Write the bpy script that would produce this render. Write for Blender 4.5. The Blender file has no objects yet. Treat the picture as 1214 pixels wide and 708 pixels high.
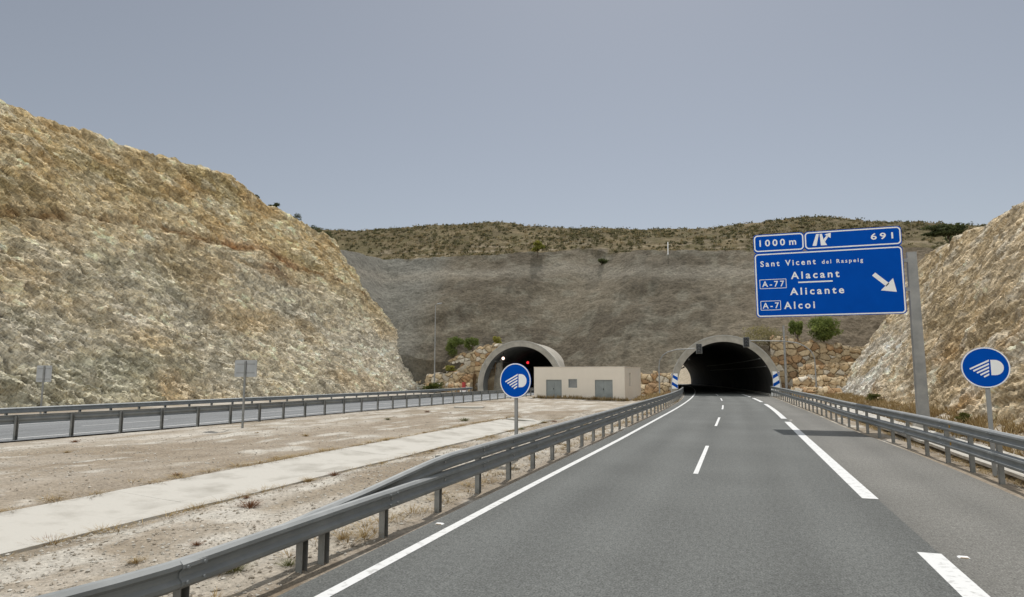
import bpy, bmesh, math, random
import numpy as np
from mathutils import Vector, Matrix

random.seed(7)
RNG = np.random.default_rng(11)
SC = bpy.context.scene
COL = SC.collection
PI = math.pi
R = math.radians

# ------------------------------------------------------------------ noise
def _h(ix, iy, iz, seed):
    with np.errstate(over='ignore'):
        x = (ix.astype(np.int64) * 374761393 + iy.astype(np.int64) * 668265263
             + iz.astype(np.int64) * 2147483647 + seed * 974711).astype(np.uint64)
        x = (x ^ (x >> np.uint64(13))) * np.uint64(1274126177)
        x = (x ^ (x >> np.uint64(16))) * np.uint64(2246822519)
        x = x ^ (x >> np.uint64(15))
    return (x & np.uint64(0xFFFFFF)).astype(np.float64) / float(0xFFFFFF)

def vnoise(p, seed=0):
    i = np.floor(p); f = p - i; i = i.astype(np.int64)
    f = f * f * f * (f * (f * 6 - 15) + 10)
    out = 0
    for a in (0, 1):
        wa = f[:, 0] if a else 1 - f[:, 0]
        for b in (0, 1):
            wb = f[:, 1] if b else 1 - f[:, 1]
            for c in (0, 1):
                wc = f[:, 2] if c else 1 - f[:, 2]
                out = out + wa * wb * wc * _h(i[:, 0] + a, i[:, 1] + b, i[:, 2] + c, seed)
    return out * 2 - 1

def fbm(p, octv=4, seed=0, gain=.5):
    a = 1.0; s = 0; t = 0
    for k in range(octv):
        s = s + a * vnoise(p * (2.03 ** k) + 17.3 * k, seed + k); t += a; a *= gain
    return s / t

def worley(p, seed=0):
    i = np.floor(p).astype(np.int64)
    n = len(p)
    b1 = np.full(n, 9e9); b2 = np.full(n, 9e9)
    vec = np.zeros((n, 3)); idn = np.zeros((n, 4))
    for a in (-1, 0, 1):
        for b in (-1, 0, 1):
            for c in (-1, 0, 1):
                x, y, z = i[:, 0] + a, i[:, 1] + b, i[:, 2] + c
                fx = x + _h(x, y, z, seed + 1); fy = y + _h(x, y, z, seed + 2); fz = z + _h(x, y, z, seed + 3)
                d = np.stack([p[:, 0] - fx, p[:, 1] - fy, p[:, 2] - fz], 1)
                D = np.sqrt((d * d).sum(1))
                m = D < b1
                b2 = np.where(m, b1, np.minimum(b2, D))
                if m.any():
                    vec[m] = d[m]
                    for k in range(4):
                        idn[m, k] = _h(x[m], y[m], z[m], seed + 11 + k)
                b1 = np.where(m, D, b1)
    return b1, b2, vec, idn

def smooth(a, b, x):
    t = np.clip((np.asarray(x, float) - a) / (b - a), 0, 1)
    return t * t * (3 - 2 * t)

def mix(c1, c2, t):
    c1 = np.asarray(c1, float); c2 = np.asarray(c2, float)
    t = np.asarray(t)[:, None]
    return c1 * (1 - t) + c2 * t

# ------------------------------------------------------------------ materials
def newmat(name):
    m = bpy.data.materials.new(name); m.use_nodes = True
    nt = m.node_tree
    return m, nt, nt.nodes['Principled BSDF']

def noise_node(nt, scale, detail=6, rough=.6, coord='Object'):
    tc = nt.nodes.new('ShaderNodeTexCoord')
    n = nt.nodes.new('ShaderNodeTexNoise')
    n.inputs['Scale'].default_value = scale; n.inputs['Detail'].default_value = detail
    n.inputs['Roughness'].default_value = rough
    nt.links.new(tc.outputs[coord], n.inputs['Vector'])
    return n

def add_bump(nt, bs, src, strength, dist):
    b = nt.nodes.new('ShaderNodeBump'); b.inputs['Strength'].default_value = strength
    b.inputs['Distance'].default_value = dist
    nt.links.new(src, b.inputs['Height']); nt.links.new(b.outputs['Normal'], bs.inputs['Normal'])

def mat2(name, c1, c2, scale=4, rough=.8, metal=0, bump=0, bscale=None, lo=.35, hi=.65, detail=6, spec=.5):
    m, nt, bs = newmat(name)
    n = noise_node(nt, scale, detail)
    r = nt.nodes.new('ShaderNodeValToRGB')
    r.color_ramp.elements[0].position = lo; r.color_ramp.elements[1].position = hi
    r.color_ramp.elements[0].color = (*c1, 1); r.color_ramp.elements[1].color = (*c2, 1)
    nt.links.new(n.outputs['Fac'], r.inputs['Fac'])
    nt.links.new(r.outputs['Color'], bs.inputs['Base Color'])
    bs.inputs['Roughness'].default_value = rough; bs.inputs['Metallic'].default_value = metal
    bs.inputs['Specular IOR Level'].default_value = spec
    if bump:
        b = noise_node(nt, bscale or scale * 4, 5)
        add_bump(nt, bs, b.outputs['Fac'], 1.0, bump)
    return m

def mat_attr(name, nscale=3.0, namt=.35, rough=.9, bump=.05, bscale=6.0, spec=.2, fine=None, streak=False):
    """colour attribute of the surface itself times two octaves of procedural mottling"""
    m, nt, bs = newmat(name)
    at = nt.nodes.new('ShaderNodeAttribute'); at.attribute_name = 'Col'
    n = noise_node(nt, nscale, 8, .65)
    mr = nt.nodes.new('ShaderNodeMapRange')
    mr.inputs['From Min'].default_value = .25; mr.inputs['From Max'].default_value = .75
    mr.inputs['To Min'].default_value = 1 - namt; mr.inputs['To Max'].default_value = 1 + namt
    nt.links.new(n.outputs['Fac'], mr.inputs['Value'])
    mx = nt.nodes.new('ShaderNodeMix'); mx.data_type = 'RGBA'; mx.blend_type = 'MULTIPLY'
    mx.inputs['Factor'].default_value = 1
    nt.links.new(at.outputs['Color'], mx.inputs['A']); nt.links.new(mr.outputs['Result'], mx.inputs['B'])
    out = mx.outputs['Result']
    if fine:
        n2 = noise_node(nt, fine[0], 3, .7)
        if streak:                             # splinters lie along the tilted bedding
            mp = nt.nodes.new('ShaderNodeMapping'); mp.vector_type = 'TEXTURE'
            mp.inputs['Rotation'].default_value = (R(-37), 0, 0); mp.inputs['Scale'].default_value = (1.5, 2.6, .9)
            sock = n2.inputs['Vector'].links[0].from_socket
            nt.links.new(sock, mp.inputs['Vector']); nt.links.new(mp.outputs['Vector'], n2.inputs['Vector'])
        m2 = nt.nodes.new('ShaderNodeMapRange')
        m2.inputs['From Min'].default_value = .3; m2.inputs['From Max'].default_value = .7
        m2.inputs['To Min'].default_value = 1 - fine[1]; m2.inputs['To Max'].default_value = 1 + fine[1]
        nt.links.new(n2.outputs['Fac'], m2.inputs['Value'])
        mx2 = nt.nodes.new('ShaderNodeMix'); mx2.data_type = 'RGBA'; mx2.blend_type = 'MULTIPLY'
        mx2.inputs['Factor'].default_value = 1
        nt.links.new(out, mx2.inputs['A']); nt.links.new(m2.outputs['Result'], mx2.inputs['B'])
        out = mx2.outputs['Result']
    nt.links.new(out, bs.inputs['Base Color'])
    bs.inputs['Roughness'].default_value = rough
    bs.inputs['Specular IOR Level'].default_value = spec
    if bump:
        b = noise_node(nt, bscale, 8, .65)
        add_bump(nt, bs, b.outputs['Fac'], 1.0, bump)
    return m

def emit(name, col, s):
    m, nt, bs = newmat(name)
    bs.inputs['Base Color'].default_value = (*col, 1)
    bs.inputs['Emission Color'].default_value = (*col, 1); bs.inputs['Emission Strength'].default_value = s
    return m

M = {}
M['rock'] = mat_attr('limestone_rock', 1.3, .28, .95, .16, 2.6, .15, fine=(6, .5), streak=True)
M['hill'] = mat_attr('hillside_earth', .7, .22, .95, .40, 1.1, .1, fine=(2.2, .32))
M['ground'] = mat_attr('gravel_dirt', 1.1, .20, .95, .045, 9, .15, fine=(13, .30))
M['stone'] = mat_attr('rockery_stone', 1.2, .25, .9, .06, 4, .2, fine=(6, .2))
M['leaf'] = mat_attr('leaf', 3, .2, .7, 0, 1, .25)
def leaf_translucent(m):
    nt = m.node_tree; bs = nt.nodes['Principled BSDF']; out = nt.nodes['Material Output']
    src = bs.inputs['Base Color'].links[0].from_socket
    tr = nt.nodes.new('ShaderNodeBsdfTranslucent'); mx = nt.nodes.new('ShaderNodeMixShader'); mx.inputs['Fac'].default_value = .45
    nt.links.new(src, tr.inputs['Color']); nt.links.new(bs.outputs['BSDF'], mx.inputs[1]); nt.links.new(tr.outputs['BSDF'], mx.inputs[2])
    nt.links.new(mx.outputs[0], out.inputs['Surface'])
leaf_translucent(M['leaf'])
M['galv'] = mat2('galvanised_steel', (.20, .215, .22), (.275, .29, .295), 2.2, .62, .25, .0, lo=.3, hi=.7)
M['galv_post'] = mat2('galvanised_post', (.19, .195, .19), (.30, .30, .29), 2.5, .6, .4, .0)
M['galv_dull'] = mat2('dull_zinc', (.26, .265, .265), (.36, .36, .355), 1.5, .6, .3)
M['blue'] = mat2('sign_blue', (.0, .072, .43), (.0, .080, .47), 1.2, .6, 0, 0, spec=.04)
M['white'] = mat2('sign_white', (.86, .87, .88), (.92, .92, .93), 2, .45)
M['paint'] = mat2('road_paint', (.42, .42, .41), (.70, .71, .71), 7, .8, 0, .003, 60, lo=.30, hi=.47)
M['conc'] = mat2('concrete', (.34, .33, .30), (.46, .44, .40), .9, .9, 0, .02, 8)
M['conc_ring'] = mat2('portal_concrete', (.31, .29, .25), (.46, .43, .375), .8, .9, 0, .02, 3)
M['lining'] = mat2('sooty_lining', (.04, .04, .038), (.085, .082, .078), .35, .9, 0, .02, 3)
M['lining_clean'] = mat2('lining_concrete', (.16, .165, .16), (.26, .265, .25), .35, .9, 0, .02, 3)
M['channel'] = mat2('pale_channel_concrete', (.33, .31, .27), (.51, .49, .445), .8, .9, 0, .012, 10, lo=.28, hi=.52)
M['wallp'] = mat2('beige_render', (.70, .635, .545), (.76, .69, .60), .8, .9, 0, .006, 25, lo=.25, hi=.75)
M['door'] = mat2('grey_green_door', (.22, .24, .24), (.28, .305, .30), 1.2, .55)
M['black'] = mat2('black_plastic', (.012, .012, .013), (.02, .02, .02), 3, .5)
M['bark'] = mat2('bark', (.07, .05, .035), (.13, .10, .07), 6, .9)
M['red'] = mat2('red_paint', (.36, .03, .03), (.45, .05, .05), 3, .5)
M['amber'] = mat2('amber_reflector', (.55, .28, .03), (.6, .33, .05), 3, .3)
M['alu_back'] = mat2('sign_back', (.36, .37, .38), (.44, .45, .46), 1.5, .5, .35)
M['straw'] = mat_attr('dry_stalks', 4, .2, .9, 0, 1, .1)
M['pebble'] = mat_attr('pebbles', 6, .2, .9, 0, 1, .15)
M['lampwhite'] = emit('lit_white_lamp', (1, .72, .6), 2.2)
M['lampred'] = emit('lit_red_lamp', (1, .03, .04), 1.3)
M['glass_dark'] = mat2('dark_lens', (.02, .02, .02), (.03, .03, .03), 3, .15)

def road_mat(name, c_lane, c_sh, edges):
    """asphalt; UV.x is metres across the carriageway: shoulders are a paler worn mix"""
    m, nt, bs = newmat(name)
    uv = nt.nodes.new('ShaderNodeUVMap'); uv.uv_map = 'UVMap'
    sx = nt.nodes.new('ShaderNodeSeparateXYZ'); nt.links.new(uv.outputs['UV'], sx.inputs[0])
    def ramp_between(a, b):
        mr = nt.nodes.new('ShaderNodeMapRange'); mr.interpolation_type = 'SMOOTHSTEP'
        mr.inputs['From Min'].default_value = a; mr.inputs['From Max'].default_value = b
        nt.links.new(sx.outputs['X'], mr.inputs['Value']); return mr.outputs['Result']
    r1 = ramp_between(*edges[0]); r2 = ramp_between(*edges[1])
    ad = nt.nodes.new('ShaderNodeMath'); ad.operation = 'MAXIMUM'
    nt.links.new(r1, ad.inputs[0]); nt.links.new(r2, ad.inputs[1])
    mx = nt.nodes.new('ShaderNodeMix'); mx.data_type = 'RGBA'
    mx.inputs['A'].default_value = (*c_lane, 1); mx.inputs['B'].default_value = (*c_sh, 1)
    nt.links.new(ad.outputs[0], mx.inputs['Factor'])
    last = mx.outputs['Result']
    # polished wheel tracks, two to a lane
    ph = nt.nodes.new('ShaderNodeMath'); ph.operation = 'MULTIPLY_ADD'; ph.inputs[1].default_value = 2*PI/1.75; ph.inputs[2].default_value = .19*2*PI/1.75
    nt.links.new(sx.outputs['X'], ph.inputs[0])
    cn = nt.nodes.new('ShaderNodeMath'); cn.operation = 'COSINE'; nt.links.new(ph.outputs[0], cn.inputs[0])
    wr = nt.nodes.new('ShaderNodeMapRange'); wr.inputs['From Min'].default_value = -1; wr.inputs['To Min'].default_value = .94; wr.inputs['To Max'].default_value = 1.06
    nt.links.new(cn.outputs[0], wr.inputs['Value'])
    wm = nt.nodes.new('ShaderNodeMix'); wm.data_type = 'RGBA'; wm.blend_type = 'MULTIPLY'; wm.inputs['Factor'].default_value = 1
    nt.links.new(last, wm.inputs['A']); nt.links.new(wr.outputs['Result'], wm.inputs['B']); last = wm.outputs['Result']
    # long wheel-track wear stretched along the road, patchy stains, stone chippings
    for (sc, det, amt, stretch) in ((.9, 4, .09, (1.0, .05, 1)), (.25, 5, .10, (1, 1, 1)), (13, 3, .16, (1, .6, 1)), (42, 2, .42, (1, .7, 1)), (140, 2, .40, (1, 1, 1))):
        mp = nt.nodes.new('ShaderNodeMapping'); mp.inputs['Scale'].default_value = stretch
        nt.links.new(uv.outputs['UV'], mp.inputs['Vector'])
        n = nt.nodes.new('ShaderNodeTexNoise'); n.inputs['Scale'].default_value = sc; n.inputs['Detail'].default_value = det
        nt.links.new(mp.outputs['Vector'], n.inputs['Vector'])
        mr = nt.nodes.new('ShaderNodeMapRange')
        mr.inputs['From Min'].default_value = .3; mr.inputs['From Max'].default_value = .7
        mr.inputs['To Min'].default_value = 1 - amt; mr.inputs['To Max'].default_value = 1 + amt
        nt.links.new(n.outputs['Fac'], mr.inputs['Value'])
        m2 = nt.nodes.new('ShaderNodeMix'); m2.data_type = 'RGBA'; m2.blend_type = 'MULTIPLY'; m2.inputs['Factor'].default_value = 1
        nt.links.new(last, m2.inputs['A']); nt.links.new(mr.outputs['Result'], m2.inputs['B'])
        last = m2.outputs['Result']
        if sc == 140: add_bump(nt, bs, n.outputs['Fac'], .6, .006)
    nt.links.new(last, bs.inputs['Base Color'])
    bs.inputs['Roughness'].default_value = .88; bs.inputs['Specular IOR Level'].default_value = .25
    return m
M['road'] = road_mat('asphalt', (.128, .134, .130), (.178, .175, .162), ((2.58, 2.63), (99, 100)))
M['road2'] = road_mat('asphalt_pale', (.20, .208, .215), (.22, .225, .225), ((4.0, 4.3), (99, 100)))

# ------------------------------------------------------------------ mesh helpers
class MB:
    def __init__(self): self.v = []; self.f = []; self.mi = []; self.cur = 0
    def add(self, vs, fs):
        o = len(self.v); self.v += [tuple(p) for p in vs]
        for f in fs: self.f.append(tuple(i + o for i in f)); self.mi.append(self.cur)
        return self
    def box(self, x0, x1, y0, y1, z0, z1, mat=None):
        vs = [Vector(p) for p in ((x0,y0,z0),(x1,y0,z0),(x1,y1,z0),(x0,y1,z0),(x0,y0,z1),(x1,y0,z1),(x1,y1,z1),(x0,y1,z1))]
        if mat is not None: vs = [mat @ p for p in vs]
        return self.add(vs, [(3,2,1,0),(4,5,6,7),(0,1,5,4),(1,2,6,5),(2,3,7,6),(3,0,4,7)])
    def prism(self, pts, y0, y1):
        """polygon in x,z (counter-clockwise seen from -y) extruded along y"""
        n = len(pts)
        vs = [(x, y0, z) for x, z in pts] + [(x, y1, z) for x, z in pts]
        return self.add(vs, [tuple(range(n)), tuple(range(2*n-1, n-1, -1))] + [(i, i+n, (i+1) % n + n, (i+1) % n) for i in range(n)])
    def tube(self, pts, r, n=8, cap=True):
        pts = [Vector(p) for p in pts]
        rs = r if isinstance(r, (list, tuple)) else [r] * len(pts)
        rings = []; prev = None
        for i, p in enumerate(pts):
            t = (pts[min(i+1, len(pts)-1)] - pts[max(i-1, 0)]).normalized()
            if prev is None:
                a = Vector((1,0,0)) if abs(t.x) < .9 else Vector((0,1,0))
                nx = t.cross(a).normalized()
            else:
                nx = (prev - t * prev.dot(t)).normalized()
            prev = nx; ny = t.cross(nx)
            rings.append([p + (nx*math.cos(2*PI*k/n) + ny*math.sin(2*PI*k/n)) * rs[i] for k in range(n)])
        vs = [q for ring in rings for q in ring]; fs = []
        for i in range(len(rings)-1):
            for k in range(n):
                fs.append((i*n+k, i*n+(k+1) % n, (i+1)*n+(k+1) % n, (i+1)*n+k))
        if cap: fs += [tuple(range(n-1, -1, -1)), tuple((len(rings)-1)*n+k for k in range(n))]
        return self.add(vs, fs)
    def sweep(self, sections, closed=True, cap=True):
        """list of equal-length loops"""
        n = len(sections[0]); vs = [q for s in sections for q in s]; fs = []
        for i in range(len(sections)-1):
            for k in range(n if closed else n-1):
                fs.append((i*n+k, i*n+(k+1) % n, (i+1)*n+(k+1) % n, (i+1)*n+k))
        if cap and closed: fs += [tuple(range(n-1, -1, -1)), tuple((len(sections)-1)*n+k for k in range(n))]
        return self.add(vs, fs)
    def build(self, name, mat, parent=None, sm=False, col=None):
        me = bpy.data.meshes.new(name); me.from_pydata(self.v, [], self.f); me.update()
        for m in (mat if isinstance(mat, (list, tuple)) else [mat]): me.materials.append(m)
        if any(self.mi): me.polygons.foreach_set('material_index', self.mi)
        if sm: me.polygons.foreach_set('use_smooth', [True] * len(me.polygons))
        if col is not None:
            setcol(me, col)
        return link(name, me, parent)

def setcol(me, col):
    col = np.asarray(col, float)
    ca = me.color_attributes.new('Col', 'FLOAT_COLOR', 'POINT')
    arr = np.ones((len(me.vertices), 4), np.float32); arr[:, :3] = col
    ca.data.foreach_set('color', arr.ravel())

def link(name, me, parent=None):
    o = bpy.data.objects.new(name, me); COL.objects.link(o)
    if parent is not None: o.parent = parent
    return o

def npmesh(name, verts, faces, mat, parent=None, sm=False, col=None):
    """fast build; faces an (n,4) or (n,3) integer array"""
    me = bpy.data.meshes.new(name)
    verts = np.asarray(verts, np.float32); faces = np.asarray(faces, np.int32)
    k = faces.shape[1]
    me.vertices.add(len(verts)); me.vertices.foreach_set('co', verts.ravel())
    me.loops.add(faces.size); me.loops.foreach_set('vertex_index', faces.ravel())
    me.polygons.add(len(faces))
    me.polygons.foreach_set('loop_start', np.arange(0, faces.size, k, dtype=np.int32))
    me.polygons.foreach_set('loop_total', np.full(len(faces), k, np.int32))
    me.update(calc_edges=True); me.validate()
    me.materials.append(mat)
    me.polygons.foreach_set('use_smooth', [sm] * len(me.polygons))
    if col is not None: setcol(me, col)
    return link(name, me, parent)

def gridfaces(n, m, flip=False):
    i, j = np.meshgrid(np.arange(n-1), np.arange(m-1), indexing='ij')
    a = (i*m + j).ravel(); b = ((i+1)*m + j).ravel(); c = ((i+1)*m + j+1).ravel(); d = (i*m + j+1).ravel()
    return np.stack([a, d, c, b], 1) if flip else np.stack([a, b, c, d], 1)

def tag(o, label=None, cat=None, group=None, kind=None):
    if label: o['label'] = label
    if cat: o['category'] = cat
    if group: o['group'] = group
    if kind: o['kind'] = kind
    return o

def thing(name, label, cat, loc=(0, 0, 0), rz=0, group=None):
    o = bpy.data.objects.new(name, None); COL.objects.link(o)
    o.location = loc; o.rotation_euler = (0, 0, rz); o.empty_display_size = .3
    return tag(o, label, cat, group)

def dup(o, parent=None):
    c = o.copy(); COL.objects.link(c)
    if parent is not None: c.parent = parent
    for ch in list(o.children): dup(ch, c)
    return c

def text_mesh(s, x0, x1, z0, cap, depth=.004, bold=.02, spacing=1.08):
    """returns (verts, faces) of lettering in the x,z plane, scaled to the given box (cap = height of a capital)"""
    cu = bpy.data.curves.new('t', 'FONT'); cu.body = s; cu.size = 1; cu.offset = bold; cu.space_character = spacing
    cu.resolution_u = 3
    o = bpy.data.objects.new('t', cu); COL.objects.link(o)
    bpy.context.view_layer.update()
    dg = bpy.context.evaluated_depsgraph_get()
    me = bpy.data.meshes.new_from_object(o.evaluated_get(dg))
    co = [v.co.copy() for v in me.vertices]; fs = [tuple(p.vertices) for p in me.polygons]
    bpy.data.objects.remove(o); bpy.data.curves.remove(cu); bpy.data.meshes.remove(me)
    xa = min(c.x for c in co); xb = max(c.x for c in co)
    k = (x1 - x0) / (xb - xa); h = cap / .70
    return [(x0 + (c.x - xa) * k, 0, z0 + c.y * h) for c in co], fs

# ------------------------------------------------------------------ layout functions
V0, KC = 45.0, .0009
def cs(v):                                   # sideways shift of both carriageways as they bend left
    v = np.asarray(v, float)
    d = np.maximum(v - V0, 0)
    return -KC * d * d
def left_centre(v):
    return -31.0 + 1.7 * smooth(28, 72, v) - 2.3*smooth(30,0,v) + cs(v)
TUN_R = (-1.55, 87.0, 5.8, 6.6); TUN_L = (-30.3, 91.5, 5.8, 6.6); TZ = .95
EXIT_V = 184.0
def tun_centre(T, v): return T[0] + cs(v) - cs(T[1])

# ------------------------------------------------------------------ ground sheet

def ground_z(u, v):
    p = np.stack([u, v, np.zeros_like(u)], 1)
    med = smooth(-6.2, -7.5, u) * smooth(-24.3, -22.5, u) * smooth(90, 70, v)
    z = -.05 + med * (.16 * fbm(p / 6, 3, 5) + .05 * fbm(p / .9, 3, 9) + .03)
    ed = smooth(-5.2, -5.6, u) * smooth(-24.5, -23, u) * smooth(90, 80, v)
    z = z + ed * (.03 + .035 * fbm(p / .5, 2, 3))
    du = np.abs(u + 11.335); dl = smooth(40, 37.5, v)
    z = z + (-.03 + .05*(u < -11.3) - z) * smooth(2.3, 1.4, du) * dl
    z = z - .42 * smooth(1.38, 1.12, du) * dl
    er = smooth(5.3, 5.9, u) * smooth(90, 80, v)
    z = z + er * (.05 * fbm(p / .7, 3, 12)) - .16 * smooth(5.9, 6.6, u) * smooth(8.6, 7.6, u) + er * .35 * smooth(8.2, 11.8, u)
    return z
def axis(parts):
    out = []
    for a, b, s in parts: out += list(np.arange(a, b - 1e-6, s))
    return np.array(out + [parts[-1][1]])
us = axis([(-3000, -400, 400), (-400, -60, 40), (-60, -26, 1.7), (-26, -4.5, .21), (-4.5, 5, 1.9), (5, 13, .2), (13, 40, 3), (40, 400, 45), (400, 3000, 400)])
vs = axis([(-3000, -400, 400), (-400, -20, 40), (-20, 2, 1.5), (2, 30, .2), (30, 92, .5), (92, 200, 6), (200, 400, 40), (400, 3000, 400)])
UU, VV = np.meshgrid(us, vs, indexing='ij'); u = UU.ravel(); v = VV.ravel()
p = np.stack([u, v, 0*u], 1)
gz = ground_z(u, v)
n1 = fbm(p / 5, 4, 21); n2 = fbm(p / np.array([1.2, 3.5, 1]), 4, 31); n3 = fbm(p / 14, 3, 44)
gc = mix((.41, .365, .305), (.315, .268, .208), smooth(-.25, .35, n1))
gc = mix(gc, (.50, .465, .41), .75 * smooth(.05, .32, n2))
gc = mix(gc, (.25, .20, .145), .55 * smooth(.12, .4, n3))
gc = mix(gc, (.47, .435, .375), .6 * smooth(-8.5, -6.5, u) * smooth(-5, -5.5, u) * (n2 > -.3))
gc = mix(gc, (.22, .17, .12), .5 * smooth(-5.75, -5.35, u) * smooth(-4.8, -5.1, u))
gc = mix(gc, (.46, .40, .31), .6 * smooth(8.3, 9.5, u))
for c0, w0 in ((-16.2, .22), (-18.0, .22), (-21.3, .3)):          # old vehicle ruts along the median
    gc = mix(gc, (.24, .195, .145), .5 * np.exp(-((u - c0 - .5*np.sin(v/11) - .25*n3) / w0) ** 2) * smooth(-.3, .2, n1 + .2))
gc = mix(gc, (.56, .535, .48), .7 * smooth(.18, .4, fbm(p / np.array([.7, 1.6, 1]), 3, 57)))
npmesh('ground', np.stack([u, v, gz], 1), gridfaces(len(us), len(vs)), M['ground'], col=gc, sm=True)['kind'] = 'structure'

# ------------------------------------------------------------------ carriageways
def strip(name, vsamp, fl, fr, z, mat, nacross=2):
    """sheet between two offset functions along v; UV = metres"""
    V = []; UVs = []
    for vv in vsamp:
        a, b = float(fl(vv)), float(fr(vv))
        for k in range(nacross):
            t = k / (nacross - 1); V.append((a + (b-a) * t, vv, z)); UVs.append((a + (b-a)*t - float(cs(vv)), vv))
    F = gridfaces(len(vsamp), nacross, flip=True)
    o = npmesh(name, V, F, mat)
    uvl = o.data.uv_layers.new(name='UVMap')
    li = np.zeros(len(o.data.loops), np.int32); o.data.loops.foreach_get('vertex_index', li)
    uvl.data.foreach_set('uv', np.array(UVs, np.float32)[li].ravel())
    o['kind'] = 'structure'
    return o
rail_r = lambda v: 5.75 - .65 * smooth(20, 40, v) - .35 * smooth(40, 62, v) + np.maximum(0, 1) * cs(v) * .55
rail_l = lambda v: -5.37 - .10 * smooth(9, 5.5, v) - .55 * smooth(5.6, 2.2, v) + cs(v) * .85
VR = np.concatenate([np.arange(-60, 40, 4), np.arange(40, 340, 3)])
strip('road', VR, lambda v: -5.05 + .9*cs(v), lambda v: rail_r(v) - .35 if v < 86 else tun_centre(TUN_R, v) + 5.4, 0, M['road'], 6)
strip('road', VR, lambda v: left_centre(v) - (6.3 if v < 88 else 5.4), lambda v: left_centre(v) + 5.5, 0, M['road2'], 4)

def line(segs, f, w, mat, name='road_marking'):
    m = MB()
    for a, b in segs:
        n = max(1, int((b - a) / 2.5)); L = [a + (b-a)*k/n for k in range(n+1)]
        vs_ = [];
        for x in L: vs_ += [(float(f(x)) - w/2, x, .005), (float(f(x)) + w/2, x, .005)]
        m.add(vs_, [(2*i, 2*i+1, 2*i+3, 2*i+2) for i in range(n)])
    o = m.build(name, mat); o['kind'] = 'structure'; return o
fl_ = lambda v: -4.55 + .10*smooth(12, 28, v) + .55 * cs(v)
fc_ = lambda v: -1.1 + .85 * cs(v)
fr_ = lambda v: 2.47 + .98 * cs(v)
line([(-20, 240)], fl_, .17, M['paint'])
line([(5.5 - 17*1, 9.5 - 17), (17.6, 24.6), (34.2, 41.2), (51.0, 58), (68, 75), (85, 92)], fc_, .12, M['paint'])
line([(-8, -4), (7.9, 10.95), (15.25, 38.5), (41.2, 61.6), (65.9, 77), (81, 92)], fr_, .30, M['paint'])
lc = left_centre
line([(-20, 240)], lambda v: lc(v) + 4.35, .17, M['paint'])
line([(-20, 240)], lambda v: lc(v) - 3.6, .17, M['paint'])
line([(k*12.0, k*12.0 + 5) for k in range(0, 9)], lambda v: lc(v) + .4, .12, M['paint'])

# pale concrete drainage channel in the median: sloped slabs with open joints, broken far end
def channel_strip(name, v0, v1, prof, slab, zf, end_break=0):
    m = MB(); x = v0; k = 0
    while x < v1:
        e = min(x + slab, v1) - .012
        ends = [e] * len(prof)
        if end_break and e > v1 - slab - .1: ends = [e + random.uniform(-1.4, .6) for _ in prof]
        sub = 5
        secs = []
        for j in range(sub + 1):
            t = j / sub
            secs.append([(pu + .03*math.sin(x + 3*t + pu), x + (ee - x) * t, pz + zf) for (pu, pz), ee in zip(prof, ends)])
        n = len(prof)
        top = [q for s in secs for q in s]; bot = [(a, b, c - .09) for a, b, c in top]
        N = len(top)
        F = []
        for i in range(sub):
            for q in range(n-1):
                a = i*n + q
                F.append((a, a+1, a+n+1, a+n)); F.append((N+a+n, N+a+n+1, N+a+1, N+a))
        for i in range(sub):
            a = i*n; F.append((a, a+n, N+a+n, N+a)); a = i*n+n-1; F.append((a+n, a, N+a, N+a+n))
        for q in range(n-1):
            F.append((q+1, q, N+q, N+q+1)); a = sub*n+q; F.append((a, a+1, N+a+1, N+a))
        m.add(top + bot, F)
        x += slab; k += 1
    o = m.build(name, M['channel']); o['kind'] = 'structure'; return o
channel_strip('drainage_channel', -6, 37.5, [(-12.72, .035), (-11.6, -.05), (-10.75, -.10), (-10.72, -.10), (-10.66, -.035), (-9.95, -.01)], 4.2, .0, 1)
channel_strip('drainage_channel', -6, 62, [(6.55, .02), (7.0, -.09), (7.6, -.09), (8.05, .06)], 5, .0, 1)

m = MB(); q_ = []
for k in range(160):
    y = -4 + k * .25; w_ = .035 + .11 * max(0, math.sin(y*.9) * .5 + math.sin(y*2.3 + 1) * .4 + random.uniform(-.2, .5))
    q_ += [(-10.74 - w_, y, -.094 + .05*w_), (-10.735, y, -.092)]
m.add(q_, [(2*i, 2*i+1, 2*i+3, 2*i+2) for i in range(159)])
m.build('channel_dirt', mat2('dark_silt', (.15, .125, .09), (.24, .20, .15), 6, .95))['kind'] = 'structure'

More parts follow.
